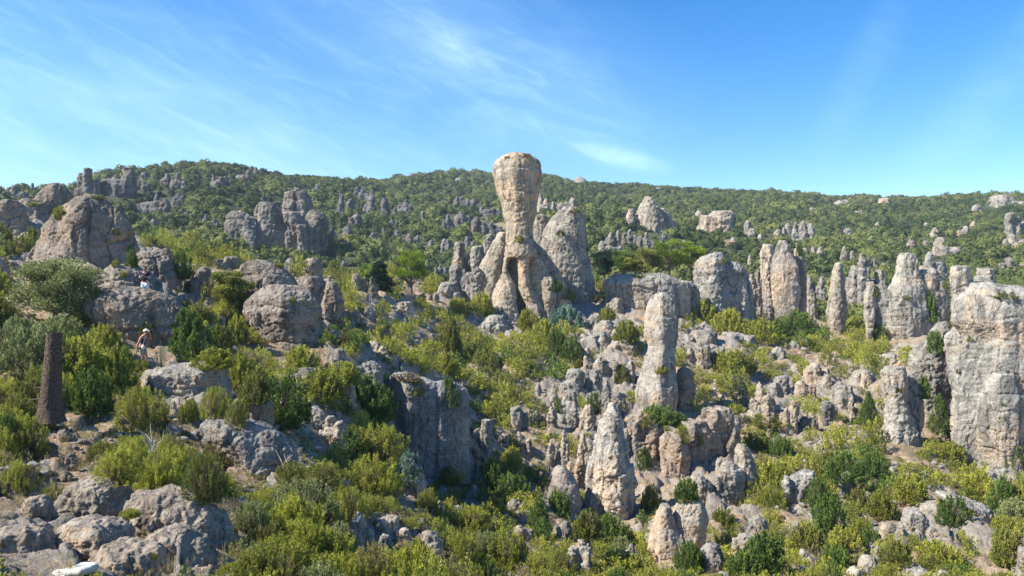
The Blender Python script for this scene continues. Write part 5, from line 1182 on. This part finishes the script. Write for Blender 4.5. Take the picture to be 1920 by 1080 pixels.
def person_navy():
    d = 38.9; x, y, z = pt(272, 564, d); e = empty('person', (x, y, z)); e.rotation_euler = (0, 0, R(6)); s_ = 1.0
    tag(e, 'person in navy T-shirt and white shorts looking down at a camera held in both hands', 'person')
    f = Fig(); pel = f.add((0, 0, .95), .125); sp = f.add((0, .01, 1.12), .125, pel); ch = f.add((0, .01, 1.30), .145, sp); up = f.add((0, .0, 1.42), .11, ch); nk = f.add((0, -.015, 1.53), .056, up)
    c, fw, s = head(f, nk, (0, -.04, 1.655), (0, -1, -.18))
    for q in (-1, 1):
        sh = f.add((.17 * q, .01, 1.42), .062, up); el = f.add((.25 * q, -.06, 1.17), .044, sh); fa = f.add((.16 * q, -.20, 1.20), .038, el); wr = f.add((.085 * q, -.29, 1.23), .027, fa)
        hand(f, wr, (.085 * q, -.29, 1.23), (-.35 * q, -.75, .45), (-q, -.1, .1), .45, q)
        hp = f.add((.09 * q, 0, .88), .098, pel); kn = f.add((.11 * q, -.03, .50), .058, hp); cf = f.add((.115 * q, .0, .36), .056, kn); an = f.add((.12 * q, .02, .09), .036, cf); f.add((.13 * q, -.12, .035), .034, an)
    link('body', f.mesh('body'), M_SKIN, e)
    g = Fig(); a = g.add((0, .0, .93), .142); b = g.add((0, .01, 1.12), .145, a); t = g.add((0, .01, 1.30), .162, b); u = g.add((0, 0, 1.42), .118, t)
    for q in (-1, 1): h1 = g.add((.17 * q, .01, 1.425), .076, u); g.add((.225 * q, -.03, 1.26), .064, h1)
    link('t_shirt', g.mesh('t_shirt'), M_NAVY, e)
    g = Fig(); a = g.add((0, 0, .93), .138)
    for q in (-1, 1): h1 = g.add((.09 * q, 0, .86), .112, a); g.add((.115 * q, -.015, .58), .095, h1)
    link('shorts', g.mesh('shorts'), M_WHT, e)
    for q in (-1, 1): ico('shoe', (.13 * q, -.06, .045), (.05, .14, .05), M_SHOE, e, sub=2)
    ico('hair', (0, -.025, 1.69), (.098, .105, .10), M_HAIR, e, cut=lambda v: v[2] < -.35 or (v[1] < -.55 and v[2] < .42))
    face_bits(e, c, fw, s, True)
    import bmesh; bm = bmesh.new(); bmesh.ops.create_cube(bm, size=1)
    for v in bm.verts: v.co = Vector((v.co[0] * .115, v.co[1] * .04 - .375, v.co[2] * .07 + 1.285))
    bmesh.ops.bevel(bm, geom=bm.edges[:], offset=.008, segments=2, affect='EDGES'); me = bpy.data.meshes.new('camera'); bm.to_mesh(me); bm.free()
    k = link('compact_camera', me, M_SILV, None, (0, 0, 0)); k.matrix_world = e.matrix_basis.copy(); tag(k, 'small silver camera held up by the person in navy', 'camera')
def person_cap():
    d = 33.0; x, y, z = pt(268, 690, d); e = empty('person', (x, y, z + .02)); e.rotation_euler = (0, 0, R(4)); e.scale = (.98, .98, .98)
    tag(e, 'person in pale cap and dark vest with shoulder bag, one hand raised to the face', 'person')
    F_ = lambda fwd: fwd
    # faces +x with a slight stoop
    f = Fig(); pel = f.add((-.04, 0, .93), .125); sp = f.add((-.03, 0, 1.10), .12, pel); ch = f.add((0, 0, 1.27), .135, sp); up = f.add((.045, 0, 1.38), .10, ch); nk = f.add((.09, 0, 1.475), .054, up)
    c, fw, s = head(f, nk, (.135, 0, 1.58), (1, -.15, -.25))
    # near arm hangs back, far arm lifted to the brow
    a = f.add((.0, -.17, 1.37), .058, up); a = f.add((-.10, -.23, 1.12), .042, a); a2 = f.add((-.155, -.24, .97), .036, a); w = f.add((-.17, -.24, .88), .026, a2); hand(f, w, (-.17, -.24, .88), (.0, -.03, -1), (1, 0, 0), .25, 1)
    a = f.add((.05, .16, 1.37), .058, up); a = f.add((.28, .14, 1.22), .042, a); a2 = f.add((.31, .03, 1.38), .036, a); w = f.add((.315, -.03, 1.47), .026, a2); hand(f, w, (.315, -.03, 1.47), (-.08, -.2, 1), (-1, 0, 0), .35, -1)
    for q, st in ((-1, .0), (1, .10)):
        hp = f.add((-.04 + st * .2, .085 * q, .86), .096, pel); kn = f.add((.02 + st, .095 * q, .48), .058, hp); cf = f.add((-.0 + st, .10 * q, .34), .054, kn); an = f.add((-.03 + st, .10 * q, .085), .034, cf); f.add((.10 + st, .10 * q, .035), .034, an)
    link('body', f.mesh('body'), M_SKIN, e)
    g = Fig(); a = g.add((-.04, 0, .90), .140); b = g.add((-.03, 0, 1.10), .135, a); t = g.add((.0, 0, 1.26), .148, b); g.add((.035, 0, 1.36), .112, t)
    link('vest', g.mesh('vest'), M_NAVY, e)
    g = Fig(); a = g.add((-.04, 0, .90), .133)
    for q, st in ((-1, .0), (1, .10)): h1 = g.add((-.03 + st * .3, .085 * q, .83), .110, a); g.add((.0 + st * .8, .095 * q, .56), .092, h1)
    link('shorts', g.mesh('shorts'), M_KHAKI, e)
    for q, st in ((-1, .0), (1, .10)): ico('shoe', (.04 + st, .10 * q, .045), (.14, .05, .05), M_SHOE, e, sub=2)
    ico('hair', (.12, 0, 1.60), (.100, .094, .09), M_GHAIR, e, cut=lambda v: v[2] < -.5 or v[0] > .5)
    cap = ico('cap', (.13, 0, 1.635), (.112, .106, .085), M_CREAM, e, cut=lambda v: v[2] < -.05)
    ico('cap_brim', (.235, -.012, 1.628), (.085, .082, .014), M_CREAM, e, sub=2)
    face_bits(e, c, fw, s)
    strap = [(.09, .10, 1.42), (.12, -.02, 1.40), (.13, -.12, 1.28), (.10, -.19, 1.10), (.08, -.20, .98)]
    b = empty('shoulder_bag', (0, 0, 0)); b.matrix_world = e.matrix_basis.copy(); b.location = e.location; b.rotation_euler = e.rotation_euler; b.scale = e.scale; tag(b, 'small pale bag hanging from the capped person by a thin strap', 'bag')
    link('strap', tubes_mesh('strap', [(strap, [.014] * 5)], 6), M_CREAM, b); ico('pouch', (.085, -.215, .93), (.075, .035, .105), M_CREAM, b, sub=3)
person_navy(); person_cap()

# ------------------------------------------------------------------ unique labels for everything placed in loops
LM = [(970,420,'the goblet-shaped rock'),(1070,480,'the hump behind the goblet'),(1237,650,'the tall finger pinnacle'),(1142,880,'the stepped cone pinnacle'),(1860,700,'the huge pale cliff'),(1472,530,'the round-topped pillar'),(1570,560,'the slim pillar'),
      (1690,560,'the arched rock'),(1680,760,'the forked tower'),(805,790,'the shaded square block'),(528,600,'the overhanging dome rock'),(165,440,'the triangular hump'),(98,700,'the cut tree trunk'),(270,650,'the person in the cap'),(272,520,'the person in navy'),
      (340,975,'the whale-backed boulder'),(143,1062,'the flat white stone'),(485,850,'the grey rock face'),(1262,1005,'the two-humped boulder'),(1830,990,'the tilted slab'),(1217,940,'the sawn stump'),(752,578,'the white angular boulder'),(586,508,'the two-layered boulder'),
      (500,420,'the hillside cliff'),(1222,400,'the pyramid crag'),(1345,412,'the flat-topped crag'),(765,510,'the umbrella pine'),(350,715,'the ledged slab'),(1300,850,'the fluted cliff'),(1490,920,'the crested rock'),(1215,545,'the long ridge ledge'),(1355,530,'the twin crag'),(1052,920,'the purplish boulder'),(90,540,'the pale leafy tree'),(1325,1050,'the dark fin'),(780,900,'the shaded footing rock'),(1470,760,'the spiky band of rocks'),(700,350,'the dip in the skyline'),(1700,360,'the far crest'),(1250,345,'the long crest')]
ORD = ['', 'second', 'third', 'fourth', 'fifth', 'sixth', 'seventh', 'eighth', 'ninth', 'tenth', 'eleventh', 'twelfth', 'thirteenth', 'fourteenth', 'fifteenth', 'sixteenth', 'seventeenth', 'eighteenth']
buckets = {}
for o, px, py, ph in AUTO:
    lx, ly, ln = min(LM, key=lambda q: math.hypot(q[0] - px, (q[1] - py) * 1.2)); dx, dy = px - lx, py - ly
    v = 'above' if dy < -12 else 'below' if dy > 12 else ''; hz = 'left' if dx < -12 else 'right' if dx > 12 else ''
    if abs(dx) > 2.4 * abs(dy): v = ''
    if abs(dy) > 2.4 * abs(dx): hz = ''
    rel = (v + ' ' + hz + ' of') if v and hz else v if v else (hz + ' of') if hz else 'beside'
    buckets.setdefault(f'{ph} {rel} {ln}', []).append((px, o))
for k, L in buckets.items():
    L.sort(key=lambda q: q[0])
    for i, (px, o) in enumerate(L):
        o['label'] = k if len(L) == 1 else (k + (', leftmost' if i == 0 else f', {ORD[i]} from left' if i < len(ORD) else ', last'))

# ------------------------------------------------------------------ sky, sun, camera
w = bpy.data.worlds.new('World'); scene.world = w; w.use_nodes = True; t = w.node_tree; t.nodes.clear()
out = t.nodes.new('ShaderNodeOutputWorld'); bg = t.nodes.new('ShaderNodeBackground'); sky = t.nodes.new('ShaderNodeTexSky')
sky.sky_type = 'NISHITA'; sky.sun_disc = False; sky.sun_elevation = R(SUN_EL)
_to = Vector((-math.sin(R(SUN_AZ)) * math.cos(R(SUN_EL)), -math.cos(R(SUN_AZ)) * math.cos(R(SUN_EL)), math.sin(R(SUN_EL))))
sky.sun_rotation = math.atan2(_to.x, _to.y); sky.air_density = 1.0; sky.dust_density = .25; sky.ozone_density = 2.4; sky.altitude = 200
hs = t.nodes.new('ShaderNodeHueSaturation'); hs.inputs['Saturation'].default_value = SKY_SAT; hs.inputs['Hue'].default_value = .504; hs.inputs['Value'].default_value = SKY_VAL
t.links.new(sky.outputs[0], hs.inputs['Color'])
tc = t.nodes.new('ShaderNodeTexCoord')
def wm(op, *a):
    n = t.nodes.new('ShaderNodeMath'); n.operation = op
    for i, v in enumerate(a):
        if isinstance(v, bpy.types.NodeSocket): t.links.new(v, n.inputs[i])
        else: n.inputs[i].default_value = v
    return n.outputs[0]
sp = t.nodes.new('ShaderNodeSeparateXYZ'); t.links.new(tc.outputs['Generated'], sp.inputs[0])
# thin high cloud in world directions: azimuth (from +Y toward +X) and elevation, in degrees
azn = wm('MULTIPLY', wm('ARCTAN2', sp.outputs['X'], sp.outputs['Y']), 57.2958); eln = wm('MULTIPLY', wm('ARCSINE', sp.outputs['Z']), 57.2958)
cb = t.nodes.new('ShaderNodeCombineXYZ'); t.links.new(azn, cb.inputs[0]); t.links.new(eln, cb.inputs[1])
def wnoise(rot, sc, loc, detail, rough, scale, dist=.6):
    mp = t.nodes.new('ShaderNodeMapping'); mp.vector_type = 'TEXTURE'; mp.inputs['Rotation'].default_value = (0, 0, R(rot)); mp.inputs['Scale'].default_value = sc; mp.inputs['Location'].default_value = loc; t.links.new(cb.outputs[0], mp.inputs['Vector'])
    n = t.nodes.new('ShaderNodeTexNoise'); n.inputs['Scale'].default_value = scale; n.inputs['Detail'].default_value = detail; n.inputs['Roughness'].default_value = rough; n.inputs['Distortion'].default_value = dist; t.links.new(mp.outputs[0], n.inputs['Vector']); return n.outputs['Fac']
def wramp(f, a, b):
    n = t.nodes.new('ShaderNodeMapRange'); n.interpolation_type = 'SMOOTHSTEP'; t.links.new(f, n.inputs[0]); n.inputs[1].default_value = a; n.inputs[2].default_value = b; return n.outputs[0]
def band(ca, ce, rot, la, lb):
    """a soft elongated patch of cloud centred at azimuth ca, elevation ce"""
    mp = t.nodes.new('ShaderNodeMapping'); mp.vector_type = 'TEXTURE'; mp.inputs['Rotation'].default_value = (0, 0, R(rot)); mp.inputs['Scale'].default_value = (la, lb, 1); mp.inputs['Location'].default_value = (ca, ce, 0); t.links.new(cb.outputs[0], mp.inputs['Vector'])
    ln = t.nodes.new('ShaderNodeVectorMath'); ln.operation = 'LENGTH'; t.links.new(mp.outputs[0], ln.inputs[0])
    return wm('SUBTRACT', 1.0, wramp(ln.outputs['Value'], 0., 1.))
streak = wramp(wnoise(-14, (17, 4.6, 1), (3, 1, 0), 9, .60, 1., 1.1), .36, .78)
wisp = wramp(wnoise(-24, (6.5, 1.6, 1), (1, 5, 0), 9, .66, 1., 1.4), .42, .80)
B_ = wm('ADD', wm('MULTIPLY', band(1.5, 14.5, -33, 17, 5.5), .5), wm('MULTIPLY', band(-26, 11, -6, 42, 13), .85))
B_ = wm('ADD', B_, wm('MULTIPLY', band(8.2, 9.6, -14, 5., 1.1), 1.5)); B_ = wm('ADD', B_, wm('MULTIPLY', band(-6, 19, -18, 28, 8), .6))
B_ = wm('ADD', B_, wm('MULTIPLY', band(25, 15, 62, 9, 2.2), .3)); B_ = wm('ADD', B_, wm('MULTIPLY', band(32, 12, 50, 12, 3), .32)); B_ = wm('ADD', B_, wm('MULTIPLY', band(120, 25, -20, 60, 20), .5))
cl_ = wm('MULTIPLY', B_, wm('ADD', wm('ADD', wm('MULTIPLY', streak, .30), wm('MULTIPLY', wisp, .26)), .20))
cl_ = wm('MINIMUM', wm('MULTIPLY', cl_, CLOUD), .8)
mx = t.nodes.new('ShaderNodeMix'); mx.data_type = 'RGBA'; t.links.new(cl_, mx.inputs[0]); t.links.new(hs.outputs[0], mx.inputs[6]); mx.inputs[7].default_value = CLOUDCOL
t.links.new(mx.outputs[2], bg.inputs['Color']); bg.inputs['Strength'].default_value = SKY_STR; t.links.new(bg.outputs[0], out.inputs[0])
sl = bpy.data.lights.new('sun', 'SUN'); sl.energy = SUN_E; sl.angle = R(.5); sl.color = (1, .94, .83); so = bpy.data.objects.new('sun', sl); COL.objects.link(so); so.rotation_euler = _to.to_track_quat('Z', 'Y').to_euler()
cam = bpy.data.cameras.new('camera'); co_ = bpy.data.objects.new('camera', cam); COL.objects.link(co_); co_.rotation_euler = (R(90), 0, 0); cam.sensor_width = 36; cam.lens = 36 * F / 1920; cam.clip_start = .1; cam.clip_end = 6000
scene.camera = co_
scene.view_settings.view_transform = 'Standard'; scene.view_settings.look = 'None'; scene.view_settings.exposure = EXPO; scene.view_settings.gamma = 1
scene.cycles.use_denoising = True; scene.cycles.max_bounces = 5; scene.cycles.diffuse_bounces = 3; scene.cycles.transparent_max_bounces = 4

if HAZE:
    zlo = float(GV[:, 2].min()) - 1; zhi = float(GV[:, 2].max()) + 14; E = 1502.
    V = [(x_, y_, z_) for z_ in (zlo, zhi) for x_, y_ in ((-E, -E), (E, -E), (E, E), (-E, E))]
    me = bpy.data.meshes.new('haze'); me.from_pydata(V, [], [(3, 2, 1, 0), (4, 5, 6, 7), (0, 1, 5, 4), (1, 2, 6, 5), (2, 3, 7, 6), (3, 0, 4, 7)]); me.update()
    hm = bpy.data.materials.new('haze'); hm.use_nodes = True; hn = hm.node_tree; hn.nodes.clear(); ho = hn.nodes.new('ShaderNodeOutputMaterial'); hv = hn.nodes.new('ShaderNodeVolumePrincipled')
    hv.inputs['Color'].default_value = (.72, .84, 1, 1); hv.inputs['Density'].default_value = HAZE; hv.inputs['Anisotropy'].default_value = .2; hn.links.new(hv.outputs[0], ho.inputs['Volume'])
    tag(link('haze', me, hm), 'thin bluish air over the valley', kind='stuff')
